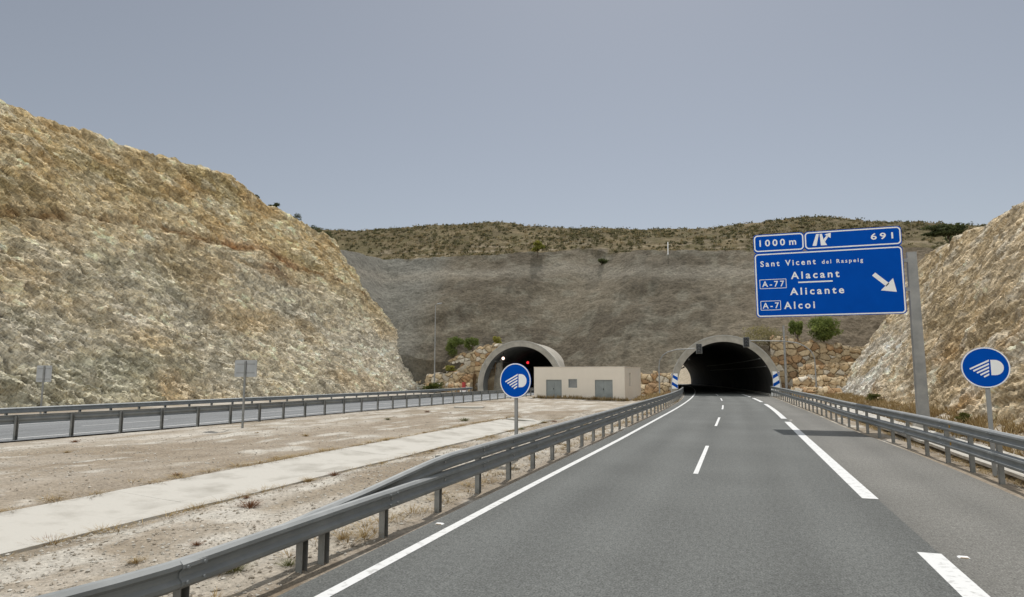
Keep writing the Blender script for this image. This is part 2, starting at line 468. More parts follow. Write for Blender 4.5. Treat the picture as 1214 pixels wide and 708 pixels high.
# ------------------------------------------------------------------ rock cuttings
def rock_face(name, toe, ang, vsamp, topf, ns, colf, seed, endv, amp=1.0, plate=60):
    sg = 1 if toe > 0 else -1
    ta = math.tan(R(ang)); nrm = np.array([-sg*math.sin(R(ang)), 0, math.cos(R(ang))])
    s = np.linspace(0, 1, ns)
    VVm, S = np.meshgrid(vsamp, s, indexing='ij')
    v = VVm.ravel(); S = S.ravel()
    Ht = topf(v); z = -.6 + S * (Ht + .6)
    u = toe + sg * z / ta
    # spur end: the face wraps back behind the last metres
    over = np.maximum(v - endv, 0)
    u = u + sg * (over ** 1.6) * .9
    P = np.stack([u, v, z], 1)
    Q = P @ np.array([[1, 0, 0], [0, .80, -.60], [0, .60, .80]]).T
    d = 1.1 * fbm(P / 13, 3, seed) + .8 * fbm(Q / np.array([3.2, 6, 2.4]), 4, seed + 3)
    rr = 0
    _, _, vec, idn = worley(Q / np.array([1.6, 2.9, 1.1]), seed + 20)
    saw = Q[:, 2] / 2.4 + .9 * fbm(P / 6, 3, seed + 13); saw = saw - np.floor(saw)
    d += .55 * (saw - .5) * smooth(-.25, .25, fbm(P / 9, 2, seed + 15))
    saw = Q[:, 2] / .8 + .8 * fbm(P / 2.5, 3, seed + 17); saw = saw - np.floor(saw)
    d += .20 * (saw - .5)
    d += .55 * (.35 - np.abs(fbm(Q / np.array([2.2, 3.2, 1.8]), 4, seed + 19)))
    d += .30 * (idn[:, 0] - .5) + .22 * ((idn[:, 1:4] - .5) * vec).sum(1) * 1.6
    _, _, vec2, idn2 = worley(Q / np.array([.5, .95, .30]) + .25*fbm(P/1.0, 2, seed+31)[:, None], seed + 40)
    d += .27 * (idn2[:, 0] - .5) + .24 * ((idn2[:, 1:4] - .5) * vec2).sum(1) * 1.6
    d += .10 * fbm(P / .45, 2, seed + 9)
    d *= amp
    fade = smooth(0, .03, S)
    C, led = colf(P, z, v, S, idn, idn2)
    d = d + led
    top_fade = smooth(1.0, .97, S) * .75 + .25
    P = P + nrm[None] * (d * top_fade * (.35 + .65 * fade))[:, None]
    n = len(vsamp)
    G3 = P.reshape(n, ns, 3); C3 = C.reshape(n, ns, 3)
    back = [.5, 1.2, 2.5, 5, 10, 20, plate]
    ex = []; exc = []
    for b in back:
        q = G3[:, -1].copy(); q[:, 0] += sg * b
        q[:, 2] += .12 * b * smooth(0, 12, b) + .25 * fbm(np.stack([q[:, 0], q[:, 1], 0*q[:, 0]], 1) / 2.5, 2, seed + 50) - .25 * smooth(0, 1, b)
        ex.append(q[:, None]); exc.append(np.tile(np.array([[.20, .155, .09]]), (n, 1))[:, None])
    G3 = np.concatenate([G3] + ex, 1); C3 = np.concatenate([C3] + exc, 1)
    o = npmesh(name, G3.reshape(-1, 3), gridfaces(n, ns + len(back), flip=(sg > 0)), M['rock'], col=C3.reshape(-1, 3), sm=False)
    o['kind'] = 'structure'
    return o

def lerp_tab(x, xs, ys): return np.interp(x, xs, ys)
def left_top(v):
    b = lerp_tab(v, [-60, 20, 43, 56, 66, 74, 79, 82, 85, 94, 101, 107], [31, 31, 31.4, 31.9, 32.2, 33.3, 34.1, 32.2, 30.5, 29.3, 27.6, 25.6])
    return b + .35 * vnoise(np.stack([v / 2.2, 0*v, 0*v], 1), 3) + .25 * vnoise(np.stack([v / .7, 0*v, 0*v], 1), 4)
def left_col(P, z, v, S, idn, idn2):
    st = lerp_tab(v, [0, 37, 45, 55, 70, 78, 98], [15, 16.7, 18.2, 19.3, 20.2, 19.1, 16.5]) + .5 * fbm(P / 4, 3, 71)
    w = fbm(P / np.array([5, 7, 3.2]), 4, 61); w2 = fbm(P / 2.1, 4, 66); w3 = fbm(P / np.array([9, 12, 5]), 3, 91)
    up = mix((.455, .36, .215), (.54, .47, .335), smooth(-.2, .45, w2))
    up = mix(up, (.38, .265, .13), .6 * smooth(.05, .4, w))
    up = mix(up, (.20, .165, .075), .5 * smooth(.15, .4, w3))
    up = mix(up, (.60, .55, .43), .5 * smooth(.15, .4, fbm(P / np.array([3, 4, 2]), 3, 99)))
    lo = mix((.50, .445, .345), (.42, .39, .32), smooth(-.25, .3, w))
    lo = mix(lo, (.58, .53, .44), .7 * smooth(.08, .42, w2))
    lo = mix(lo, (.43, .325, .185), .55 * smooth(.05, .38, w3))
    lo = mix(lo, (.33, .33, .255), .5 * smooth(.0, .3, fbm(P / 7, 3, 123)) * smooth(70, 45, v))
    lo = mix(lo, (.60, .545, .47), .5 * smooth(66, 88, v) * smooth(13, 5, z))
    lo = mix(lo, (.24, .22, .14), .35 * smooth(.15, .45, fbm(P / np.array([3, 4, 2]), 3, 97)) * smooth(60, 35, v))
    t = smooth(-7.5, 3.0, z - st + 4.5 * w2 + 2.5 * w)
    c = mix(lo, up, t)
    # dark brown bed
    bed = np.exp(-((z - st) / .55) ** 2)
    c = mix(c, (.17, .10, .042), .85 * bed * smooth(-.25, .2, w2 + .16))
    rust = smooth(.0, .35, fbm(P / np.array([4, 9, 3]), 3, 77)) * np.exp(-((z - st + 1.2) / 2.2) ** 2) * smooth(55, 75, v)
    c = mix(c, (.29, .155, .075), .8 * rust)
    c = c * np.array([1.24, 1.22, 1.17]) * (.82 + .28 * idn[:, 3:4]) * (.68 + .68 * idn2[:, 2:3] ** 1.3)
    led = -.28 * bed * smooth(80, 60, v) + .16 * np.exp(-((z - st + 1.3) / .8) ** 2) * smooth(80, 60, v)
    return np.clip(c, .02, .75), led
vl = np.concatenate([np.arange(-40, 16, 1.5), np.arange(16, 101.5, .14), np.arange(101.5, 108, .16)])
rock_face('rock_cutting', -48.3, 52, vl, left_top, 290, left_col, 5, 101.6)

def right_top(v):
    b = lerp_tab(v, [-60, 30, 58, 72, 80, 87, 95], [14.8, 15.2, 15.7, 16.1, 16.4, 16.6, 16.4])
    return b + .3 * vnoise(np.stack([v / 1.8, 0*v, 0*v], 1), 8) + .2 * vnoise(np.stack([v / .6, 0*v, 0*v], 1), 9)
def right_col(P, z, v, S, idn, idn2):
    w = fbm(P / np.array([3, 5, 2.4]), 4, 161); w2 = fbm(P / 1.6, 4, 166); w3 = fbm(P / np.array([5, 6, 3]), 3, 191)
    c = mix((.46, .375, .255), (.37, .29, .18), smooth(-.2, .35, w))
    c = mix(c, (.56, .50, .40), .8 * smooth(.05, .4, w2))
    c = mix(c, (.66, .635, .585), .85 * smooth(58, 80, v) * smooth(10, 4, z) * smooth(-.4, .1, w3))
    c = mix(c, (.36, .235, .11), .8 * smooth(.15, .4, w3) * smooth(7, 2, z))
    c = c * np.array([1.22, 1.21, 1.20]) * (.82 + .28 * idn[:, 3:4]) * (.72 + .60 * idn2[:, 2:3] ** 1.3)
    return np.clip(c, .02, .75), 0 * z
vr = np.concatenate([np.arange(-40, 14, 1.5), np.arange(14, 88, .12), np.arange(88, 93, .15)])
rock_face('rock_cutting', 11.6, 58, vr, right_top, 165, right_col, 205, 88, .66)

# ------------------------------------------------------------------ hillside over the tunnels
us = axis([(-260, -80, 6), (-80, 44, .42), (44, 240, 7)])
vs = axis([(86.5, 128, .36), (128, 152, .5), (152, 200, 1.2), (200, 330, 6)])
UU, VV = np.meshgrid(us, vs, indexing='ij'); u = UU.ravel(); v = VV.ravel()
p = np.stack([u, v, 0*u], 1)
def natural(u, v):
    tilt = -.07 * np.clip(u, -110, 60)
    bl = smooth(125, 149, v)
    a = 24.9 + tilt * bl - .07 * np.clip(u, -33, 60) * (1 - bl) + .25 * fbm(np.stack([u, v, 0*u], 1) / 6, 3, 300)
    t = np.clip((v - 125.5) / 26.5, -1, 1)
    rise = 11.0 * np.where(t > 0, t * (1.25 - .25*t), t * .12)
    bump = .9 * np.exp(-((u + 58) / 9) ** 2) + 1.6 * np.exp(-((u - 17) / 11) ** 2) + .5 * np.sin(u / 13.) + .5*fbm(np.stack([u, v, 0*u], 1)/9, 3, 310)
    a = a + rise + bump * smooth(118, 150, v)
    a = a - 5.5 * smooth(12, 26, u) * smooth(118, 92, v)
    back = 37 + tilt - 1.25 * (v - 153)
    back = np.where(v > 170, np.maximum(back, 0), back)
    bank = np.clip((u - (tun_centre(TUN_R, v) + 9)) * .7, 0, 11) * smooth(186, 200, v)
    far = np.maximum(back, np.where(v > 183, bank, -1))
    return np.where(v > 153, np.minimum(a, np.maximum(far, -.3)), a)
N = natural(u, v)
wob = 1.4 * fbm(p / 11, 3, 320)
bk = .80 * (v - 89.5 - 3.8*np.exp(-((u + 28) / 8.5)**2) + .7*wob + 1.2*smooth(-42, -52, u))
lf = 1.28 * (-50.2 - u + .8*wob)
rt = 1.15 * (u - 12.8 + .8*wob)
def smax(a, b, k=1.2):
    h = np.clip(.5 + .5*(a - b)/k, 0, 1); return b*(1-h) + a*h + k*h*(1-h)
cut = smax(smax(bk, lf), rt)
for a_, b_, c_ in ((-58, -36.5, 95.4), (4.3, 16.6, 91.8), (-14.8, -7.4, 90.8)):   # the ground stays low in front of the boulder walls
    cut = np.where((u > a_) & (u < b_) & (v < c_), -.4, cut)
q3 = np.stack([u, v, cut], 1)
rel = .36 * fbm(q3 / 2.6, 4, 330) + 1.0 * fbm(q3 / np.array([12, 9, 9]), 2, 337) + .22 * fbm(q3 / 1.1, 3, 338) + .6 * fbm(q3 * np.array([1, .45, .45]) / 5, 3, 335)
z = np.where(cut < N - .05, np.minimum(cut + rel, N + .2), N + .18 * fbm(p / 1.2, 3, 340))
z = np.where(v > 186, np.maximum(N + .05, -.3), z)
cutm = smooth(.7, -.3, cut - N + .6*fbm(p / 1.5, 3, 341) + .9*fbm(p / 4, 2, 342)) * (v < 150)
g1 = fbm(q3 / np.array([13, 30, 5]), 4, 350); g2 = fbm(q3 / 2.6, 4, 355); g3 = fbm(q3 / np.array([1.4, 7, 7]), 3, 360)
gc = mix((.176, .151, .112), (.112, .094, .069), smooth(-.3, .3, g1))
gc = mix(gc, (.215, .20, .158), .55 * smooth(.02, .4, g2))
gc = mix(gc, (.078, .068, .052), .45 * smooth(.08, .4, g3))
gc = mix(gc, (.205, .20, .175), .75 * smooth(-46, -54, u + .25*(v-95)))            # paler sprayed left flank
gc = mix(gc, (.21, .165, .115), .55 * smooth(-6, 12, u))
gc = mix(gc, (.27, .245, .20), .6 * np.exp(-((cut - N + 4.5 + 1.5*g1) / 1.3) ** 2))
s1 = fbm(p / 4, 4, 370); s2 = fbm(p / np.array([6, 1.3, 1]), 4, 375)
sc_ = mix((.125, .10, .055), (.185, .145, .082), smooth(-.2, .3, s1))
sc_ = mix(sc_, (.34, .28, .20), .7 * smooth(.1, .3, s2) * smooth(140, 128, v))
sc_ = mix(sc_, (.12, .105, .05), .6 * smooth(.0, .35, fbm(p / 2.2, 3, 380)))
hc = mix(sc_, gc, cutm)
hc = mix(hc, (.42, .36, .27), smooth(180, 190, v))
F = gridfaces(len(us), len(vs))
PV = np.stack([u, v, z], 1)
cen = PV[F].mean(1)
keep = np.ones(len(F), bool)
for T in (TUN_R, TUN_L):                       # leave the bores open
    rr = (T[2] + T[3]) / 2
    du = cen[:, 0] - tun_centre(T, cen[:, 1]); dz = cen[:, 2] - TZ
    inside = (du*du + np.maximum(dz, 0)**2 < rr*rr)
    keep &= ~(inside & (cen[:, 1] < 192))
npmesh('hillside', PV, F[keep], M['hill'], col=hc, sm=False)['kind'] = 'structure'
HU, HV, HZ = us, vs, z.reshape(len(us), len(vs))
def hill_z(a, b):
    i = np.clip(np.searchsorted(HU, a) - 1, 0, len(HU)-2); j = np.clip(np.searchsorted(HV, b) - 1, 0, len(HV)-2)
    fu = (a - HU[i]) / (HU[i+1]-HU[i]); fv = (b - HV[j]) / (HV[j+1]-HV[j])
    return HZ[i, j]*(1-fu)*(1-fv) + HZ[i+1, j]*fu*(1-fv) + HZ[i, j+1]*(1-fu)*fv + HZ[i+1, j+1]*fu*fv
CUTM = cutm.reshape(len(us), len(vs))
def is_cut(a, b):
    i = np.clip(np.searchsorted(HU, a), 0, len(HU)-1); j = np.clip(np.searchsorted(HV, b), 0, len(HV)-1)
    return CUTM[i, j] > .3

# ------------------------------------------------------------------ leafy scatter
def leaf_quads(cen, size, rng):
    """one bent quad per centre, random orientation"""
    n = len(cen)
    a = rng.normal(size=(n, 3)); a /= np.linalg.norm(a, axis=1)[:, None]
    b = rng.normal(size=(n, 3)); b -= (a*b).sum(1)[:, None]*a; b /= np.linalg.norm(b, axis=1)[:, None]
    s = (size * rng.uniform(.6, 1.3, n))[:, None]
    V = np.stack([cen - a*s, cen + b*s*.45, cen + a*s, cen - b*s*.45], 1).reshape(-1, 3)
    return V, np.arange(4*n).reshape(n, 4)

def foliage(blobs, nper, size, cols, rng, parent, name='foliage'):
    """blobs: (x,y,z,rx,ry,rz); leaves spread through each blob, denser at the rim"""
    C = []; K = []
    for (x, y, zz, rx, ry, rz) in blobs:
        d = rng.normal(size=(nper, 3)); d /= np.linalg.norm(d, axis=1)[:, None]
        r = rng.uniform(.15, 1, nper) ** .45
        r = r * (1 + .28 * vnoise(d * 2.2 + 7*x + 3*zz, 12))
        C.append(np.array([x, y, zz]) + d * r[:, None] * np.array([rx, ry, rz]))
        base = rng.uniform()
        K.append(np.clip(base*.7 + rng.uniform(-.3, .45, nper), 0, 1))
    C = np.concatenate(C); K = np.concatenate(K)
    V, F = leaf_quads(C, size, rng)
    col = mix(cols[0], cols[1], np.repeat(K, 4))
    return npmesh(name, V, F, M['leaf'], parent, col=col)

def bush(name, label, cat, loc, w, h, cols, nb=9, nper=170, leaf=.13, trunk=.0, group=None, depth=None, seed=1):
    rng = np.random.default_rng(seed)
    t = thing(name, label, cat, loc, 0, group)
    dp = depth or w
    blobs = []
    for k in range(nb):
        a = rng.uniform(0, 2*PI); rad = rng.uniform(0, 1) ** .6
        zz = trunk + (h - trunk) * rng.uniform(.22, .80)
        prof = 1 - .55 * max(0, (zz - trunk) / (h - trunk) - .35)
        blobs.append((math.cos(a)*rad*w*.33*prof, math.sin(a)*rad*dp*.33*prof, zz, w*rng.uniform(.14, .24), dp*rng.uniform(.14, .24), (h-trunk)*rng.uniform(.13, .22)))
    m = MB()
    m.tube([(0, 0, -.4), (.03*w, 0, trunk*.5 + h*.12), (.0, .02, trunk + (h-trunk)*.5)], [.05*h*.5+.03, .04*h*.4+.025, .015], 7)
    for b in blobs[:6]:
        m.tube([(.0, 0, trunk*.7 + h*.1), (b[0]*.5, b[1]*.5, (trunk + b[2])*.5), (b[0], b[1], b[2])], [.045, .03, .012], 5)
    m.build('trunk', M['bark'], t)
    foliage(blobs, nper, leaf, cols, rng, t, 'crown')
    return t
GREEN = ((.105, .145, .035), (.25, .29, .085)); DARK = ((.04, .052, .02), (.10, .115, .045)); YEL = ((.19, .20, .04), (.36, .33, .08)); DUSTY = ((.21, .19, .09), (.33, .29, .15))

# scrub that covers the hill above the cut: one mass nobody could count
rng = np.random.default_rng(5)
n = 11000
su = rng.uniform(-120, 60, n); sv = rng.uniform(96, 153, n)
ok = (~is_cut(su, sv)) & (hill_z(su, sv) > 14)
den = fbm(np.stack([su, sv, 0*su], 1) / 5, 3, 400)
ok &= den > rng.uniform(-.75, .2, n)
su, sv = su[ok], sv[ok]; sz = hill_z(su, sv)
CC = []; KK = []
for a, b, c in zip(su, sv, sz):
    s = rng.uniform(.25, .7) * (1.35 if rng.uniform() > .9 else 1); k = 13
    d = rng.normal(size=(k, 3)) * np.array([.5, .5, .33]) * s; d[:, 2] = np.abs(d[:, 2])
    CC.append(np.array([a, b, c + .05]) + d); KK.append(np.full(k, rng.uniform()))
CC = np.concatenate(CC); KK = np.concatenate(KK)
V_, F_ = leaf_quads(CC, .24, rng)
kk = np.repeat(KK, 4)
colr = mix(mix((.072, .07, .032), (.15, .138, .068), np.clip(kk*1.6, 0, 1)), (.26, .205, .11), smooth(.62, .8, kk))
tag(npmesh('scrub', V_, F_, M['leaf'], col=colr), 'low dry scrub covering the hilltop above the grey cut face', 'scrub', kind='stuff')

# ------------------------------------------------------------------ tunnels
def bore(name, label, T, chev, lining):
    uc, v0, ri, ro = T
    t = thing(name, label, 'tunnel', (uc, v0, 0))
    stations = [v0 + k*3.2 for k in range(int((EXIT_V - v0)/3.2) + 1)] + [EXIT_V + 2]
    lo_i = math.asin(-(TZ + .25) / ri); lo_o = math.asin(-(TZ + .35) / ro)
    n = 40
    def arc(r, lo, v, grow=0):
        c = float(tun_centre(T, v)) - uc
        return [(c + r*math.cos(lo + (PI - 2*lo) * k/n), v - v0, TZ + r*math.sin(lo + (PI - 2*lo) * k/n)) for k in range(n+1)]
    m = MB()                                    # outer skin and front ring
    outs = [arc(ro, lo_o, v) for v in stations]
    m.sweep(outs, closed=False, cap=False)
    ins0 = arc(ri, lo_i, v0); ins1 = arc(ri, lo_i, stations[-1])
    bev = [[(x*1.0, y - .0, z) for x, y, z in outs[0]], ins0]
    m.add(outs[0] + ins0, [(k, k+1, n+1+k+1, n+1+k) for k in range(n)])
    m.add(outs[-1] + ins1, [(k+1, k, n+1+k, n+1+k+1) for k in range(n)])
    m.build('portal_ring', M['conc_ring'], t)
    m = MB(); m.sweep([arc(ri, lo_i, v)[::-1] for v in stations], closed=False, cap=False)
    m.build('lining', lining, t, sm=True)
    # thin raised rim on the outer edge of the front ring
    m = MB()
    a1 = arc(ro + .06, lo_o, v0); a2 = arc(ro - .10, lo_o, v0)
    secs = [[(p[0], -.06, p[2]), (q[0], -.06, q[2]), (q[0], -.003, q[2]), (p[0], .35, p[2])] for p, q in zip(a1, a2)]
    m.sweep(secs); m.build('rim', M['conc'], t)
    # emergency walkway kerbs along both walls
    for s in (-1, 1):
        m = MB(); secs = []
        for v in stations:
            c = float(tun_centre(T, v)) - uc; y = v - v0 + .15
            a, b = c + s*(ri + .12), c + s*(ri - .62)
            secs.append([(a, y, -.04), (b, y, -.04), (b, y, .18), (a, y, .18)])
        m.sweep(secs); m.build('walkway', M['conc'], t)
    # cable trays and lamp rows
    for ang in (28, 40, 140, 152):
        m = MB(); secs = []
        for v in stations[:22]:
            c = float(tun_centre(T, v)) - uc
            x = c + (ri - .14) * math.cos(R(ang)); zz = TZ + (ri - .14) * math.sin(R(ang)); y = v - v0 + 1.2
            secs.append([(x - .1, y, zz - .05), (x + .1, y, zz - .05), (x + .1, y, zz + .05), (x - .1, y, zz + .05)])
        m.sweep(secs); m.build('cable_tray', M['galv_dull'], t)
    if chev:
        for s in (-1, 1):                      # blue and white striped marker plates on the ring
            rm = (ri + ro) / 2 - .02
            zc = 2.0 if s > 0 else 1.75
            xc = s * math.sqrt(rm**2 - (zc - TZ)**2)
            hw, hh = .40, .98
            m = MB(); m.box(xc - hw, xc + hw, -.05, -.012, zc - hh, zc + hh)
            pl = m.build('marker_plate', M['white'], t)
            st = MB()
            for k in (-1, 0):
                zb = zc + k*1.0 + .08
                sl = -s * .52 if s < 0 else .52
                if s < 0: pts = [(xc-hw+.02, zb+.45), (xc+hw-.02, zb-.02), (xc+hw-.02, zb+.40), (xc-hw+.02, zb+.87)]
                else:     pts = [(xc-hw+.02, zb-.02), (xc+hw-.02, zb+.45), (xc+hw-.02, zb+.87), (xc-hw+.02, zb+.40)]
                st.prism(pts, -.056, -.052)
            st.build('stripe', M['blue'], pl)
        m = MB(); m.box(ri - .35, ri + .55, -.16, -.02, -.04, 1.0); m.build('base_block', M['white'], t)
    return t
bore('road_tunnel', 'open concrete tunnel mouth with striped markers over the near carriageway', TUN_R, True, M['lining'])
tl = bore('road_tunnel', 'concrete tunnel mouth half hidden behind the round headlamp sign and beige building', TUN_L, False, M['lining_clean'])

# signal lamps inside the left bore
def ceiling_signal(label, u_, v_, z_, mat):
    t = thing('tunnel_signal', label, 'signal lamp', (u_, v_, z_))
    m = MB(); m.box(-.3, .3, 0, .25, -.3, .3); m.tube([(0, .12, .3), (0, .12, 1.1)], .04, 6); m.build('housing', M['black'], t)
    m = MB(); m.tube([(0, -.02, 0), (0, -.05, 0)], .23, 16); m.build('lens', mat, t)
ceiling_signal('glowing pinkish white lamp under the left tunnel crown', -33.5, 93.2, 5.05, M['lampwhite'])
ceiling_signal('glowing red lamp deeper inside the left tunnel', -34.6, 109, 4.7, M['lampred'])

# ------------------------------------------------------------------ rockery walls
def rockery(label, pts, zt, seed, cell=.95, thick=1.2, batter=.18, tone=1.0):
    """dry boulder wall: polyline of base points and top height at each; every boulder bulges out of the face"""
    pts = np.array(pts, float); zt = np.array(zt, float)
    L = np.concatenate([[0], np.cumsum(np.linalg.norm(np.diff(pts, axis=0), axis=1))])
    ns = max(4, int(L[-1] / .085)); nz = int(zt.max() / .085) + 2
    s = np.linspace(0, L[-1], ns)
    pu = np.interp(s, L, pts[:, 0]); pv = np.interp(s, L, pts[:, 1]); H = np.interp(s, L, zt)
    tx = np.gradient(pu, s); ty = np.gradient(pv, s); ln = np.hypot(tx, ty); nx, ny = ty/ln, -tx/ln      # faces -v
    S, Tt = np.meshgrid(s, np.linspace(0, 1, nz), indexing='ij')
    Hs = np.repeat(H[:, None], nz, 1)
    # ragged top: the height follows the boulders of the crest
    q0 = np.stack([s / cell, 0*s, 0*s], 1)
    jag = worley(q0 + seed, seed)[3][:, 0] * .55 - .25
    Hs = Hs + jag[:, None] * min(1, zt.max()/2.5)
    Z = -.4 + Tt * (Hs + .4)
    q = np.stack([S.ravel() / cell, Z.ravel() / (cell * .74), np.full(S.size, .37 + seed)], 1)
    q[:, :2] += .18 * np.stack([vnoise(q*1.1, 3), vnoise(q*1.1, 4)], 1)
    b1, b2, vec, idn = worley(q * np.array([1, 1, 0]) + np.array([0, 0, seed + .5]), seed)
    e = np.clip((b2 - b1) / .22, 0, 1)
    bul = .24 * (1 - (1 - e)**2.2) + .14 * (idn[:, 0] - .5) + .16 * ((idn[:, 1:3] - .5) * vec[:, :2]).sum(1)
    P3 = np.stack([np.repeat(pu[:, None], nz, 1).ravel(), np.repeat(pv[:, None], nz, 1).ravel(), Z.ravel()], 1)
    bul = bul + .05 * fbm(P3 / .35, 3, seed)
    off = bul - batter * Z.ravel() - .38 * np.clip((Tt.ravel() - 1) * Hs.ravel() / .45 + 1, 0, 1) ** 2
    NX = np.repeat(nx[:, None], nz, 1).ravel(); NY = np.repeat(ny[:, None], nz, 1).ravel()
    P3[:, 0] += NX * off; P3[:, 1] += NY * off
    c = mix((.43, .315, .185), (.50, .405, .27), idn[:, 1])
    c = mix(c, (.34, .20, .10), .75 * (idn[:, 2] > .72))
    c = mix(c, (.60, .56, .48), .8 * (idn[:, 3] > .86))
    c = c * (.85 + .3 * idn[:, 0:1]) * tone
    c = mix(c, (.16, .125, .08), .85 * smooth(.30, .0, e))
    G3 = P3.reshape(ns, nz, 3); C3 = c.reshape(ns, nz, 3)
    # top and rear
    ex = []; exc = []
    for b, dz in ((.3, .05), (thick*.6, .02), (thick, -.1), (thick, -1.2 - zt.max()*.0), (thick, -99)):
        qq = G3[:, -1].copy(); qq[:, 0] -= nx * b; qq[:, 1] -= ny * b
        qq[:, 2] = np.maximum(qq[:, 2] + dz, -.4) + (.08 * vnoise(qq * 2.0, seed + 8) if b < thick else 0)
        ex.append(qq[:, None]); exc.append(C3[:, -1:].copy())
    G3 = np.concatenate([G3] + ex, 1); C3 = np.concatenate([C3] + exc, 1); m_ = nz + len(ex)
    V = G3.reshape(-1, 3); F = gridfaces(ns, m_)
    ends = []
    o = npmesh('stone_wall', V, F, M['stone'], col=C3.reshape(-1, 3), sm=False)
    bm = bmesh.new(); bm.from_mesh(o.data)
    bmesh.ops.holes_fill(bm, edges=[e_ for e_ in bm.edges if e_.is_boundary], sides=0)
    doomed = []
    for f in bm.faces:
        c_ = f.calc_center_median()
        for T in (TUN_R, TUN_L):
            if c_.y > T[1] - .2 and (c_.x - float(tun_centre(T, c_.y)))**2 + max(c_.z - TZ, 0)**2 < ((T[2]+T[3])/2)**2: doomed.append(f); break
    bmesh.ops.delete(bm, geom=doomed, context='FACES')
    bm.to_mesh(o.data); bm.free()
    return tag(o, label, 'stone wall', 'boulder retaining walls beside the tunnels')
rockery('tall boulder wall climbing to the left tunnel ring', [(-50, 95.3), (-47, 95.2), (-42, 95), (-37.2, 94), (-35.2, 93.6)], [3.4, 3.9, 5.8, 7.2, 7.6], 3, 1.0)
rockery('low middle tier of boulders left of the left tunnel', [(-46.5, 93), (-41, 92.4), (-38.3, 92.6)], [2.6, 2.9, 2.6], 4, 1.0)
rockery('lowest boulder tier beside the left tunnel kerb', [(-45.5, 91), (-41.5, 90.6), (-38.0, 91.0)], [1.1, 1.35, 1.3], 5, .85)
rockery('tall boulder wall right of the open tunnel ring, below green bush', [(4.2, 90.6), (8, 90.4), (13, 91.0), (17, 92.5)], [7.5, 7.0, 6.3, 5.7], 6, 1.0, tone=.88)
rockery('third boulder terrace up, right of the open tunnel', [(7.2, 87.9), (10, 87.7), (14.5, 88.2)], [3.5, 3.9, 4.0], 7, .85, tone=1.12)
rockery('second boulder terrace up, right of the open tunnel', [(6.3, 85.7), (9, 85.5), (13.2, 85.9)], [2.2, 2.3, 2.15], 8, .8, tone=1.14)
rockery('lowest boulder terrace behind the right guardrail end', [(5.9, 83.7), (8.5, 83.4), (11.4, 83.8)], [1.05, 1.05, 1.0], 9, .7, tone=1.14)
rockery('upper boulder tier between the beige building and open tunnel', [(-14.8, 90.2), (-11, 90.0), (-7.6, 90.2)], [2.7, 2.75, 2.7], 10, 1.0)
rockery('lower boulder tier between the beige building and open tunnel', [(-14.6, 88.6), (-11, 88.4), (-8.0, 88.6)], [1.25, 1.3, 1.3], 12, .9)

# ------------------------------------------------------------------ bushes and trees
bush('green_bush', 'round bright green bush above the right boulder wall', 'bush', (10.7, 93.0, 6.4), 5.0, 4.1, GREEN, 22, 300, .14, .3, seed=3)
bush('green_bush', 'small green bush just left of the round bright one', 'bush', (7.7, 93.4, 6.8), 2.6, 3.0, GREEN, 10, 220, .13, .2, seed=4)
bush('dusty_shrub', 'pale dusty shrub above the open tunnel ring', 'shrub', (4.2, 95.4, 6.2), 8.0, 3.4, DUSTY, 16, 150, .13, .0, seed=5)
bush('green_bush', 'bright green bush beside the tall lamp post', 'bush', (-43.4, 97.0, 5.2), 4.0, 3.8, GREEN, 12, 260, .13, .2, seed=6)
bush('green_bush', 'little green bush above the left boulder wall', 'bush', (-40.2, 97.0, 6.2), 2.8, 2.7, GREEN, 9, 200, .12, .1, seed=7)
bush('yellow_shrub', 'yellow green shrub peeping over the left tunnel ring', 'shrub', (-35.9, 97.2, 6.6), 2.3, 2.3, YEL, 9, 170, .12, .1, seed=8)
bush('green_bush', 'low green growth at the foot of the rock beside the lamp post', 'bush', (-43.6, 89.8, .0), 4.8, 1.5, ((.06, .085, .016), (.15, .165, .04)), 12, 170, .12, 0, seed=9, depth=1.6)
bush('green_bush', 'small yellowish bush on the left boulder terrace', 'bush', (-42.2, 93.2, 2.8), 2.0, 1.4, YEL, 7, 150, .11, 0, seed=10)
bush('pine_tree', 'lone yellow green tree on the rim of the grey cut', 'tree', (-36.8, 122.6, float(hill_z(-36.8, 122.6)) - .2), 3.5, 3.6, YEL, 11, 170, .17, 1.2, seed=11)
bush('green_bush', 'dark round bush on the grey cut rim', 'bush', (-24.0, 123, float(hill_z(-24., 123.)) - .2), 3.2, 1.5, DARK, 8, 130, .16, 0, seed=12)
bush('dark_tree', 'dark spreading tree on the skyline above the right rock cut', 'tree', (24.4, 89, 17.2), 6.2, 3.3, DARK, 18, 220, .17, 1.6, seed=13, depth=4)
bush('dark_tree', 'smaller dark tree left of the skyline tree above the right cut', 'tree', (27.6, 96, 17.2), 4.6, 3.2, DARK, 12, 180, .17, 1.4, seed=14)
for k, (vv, w, h) in enumerate([(84.5, 1.3, 1.0), (88.5, 1.6, 1.1), (93, 2.0, 1.3), (97.5, 2.4, 1.5), (101, 2.0, 1.3)]):
    zz = float(left_top(np.array([vv]))[0]); uu = -48.3 - zz/math.tan(R(52)) - 1.0
    bush('rim_shrub', 'dark shrub on the crest of the left rock cut', 'shrub', (uu, vv, zz - .2), w*1.5, h*1.3, DARK, 6, 90, .13, 0, seed=30+k, group='shrubs along the crest of the left rock cut')
bush('green_shrub', 'low green shrub in dry grass right of the guardrail', 'shrub', (10.6, 61, .2), 1.5, .9, ((.07, .08, .02), (.16, .155, .05)), 8, 130, .07, 0, seed=41)
bush('green_shrub', 'small green shrub at the foot of the right rock near the sign post', 'shrub', (10.3, 37.5, .2), 1.1, .55, ((.07, .085, .02), (.17, .165, .05)), 7, 120, .06, 0, seed=42)
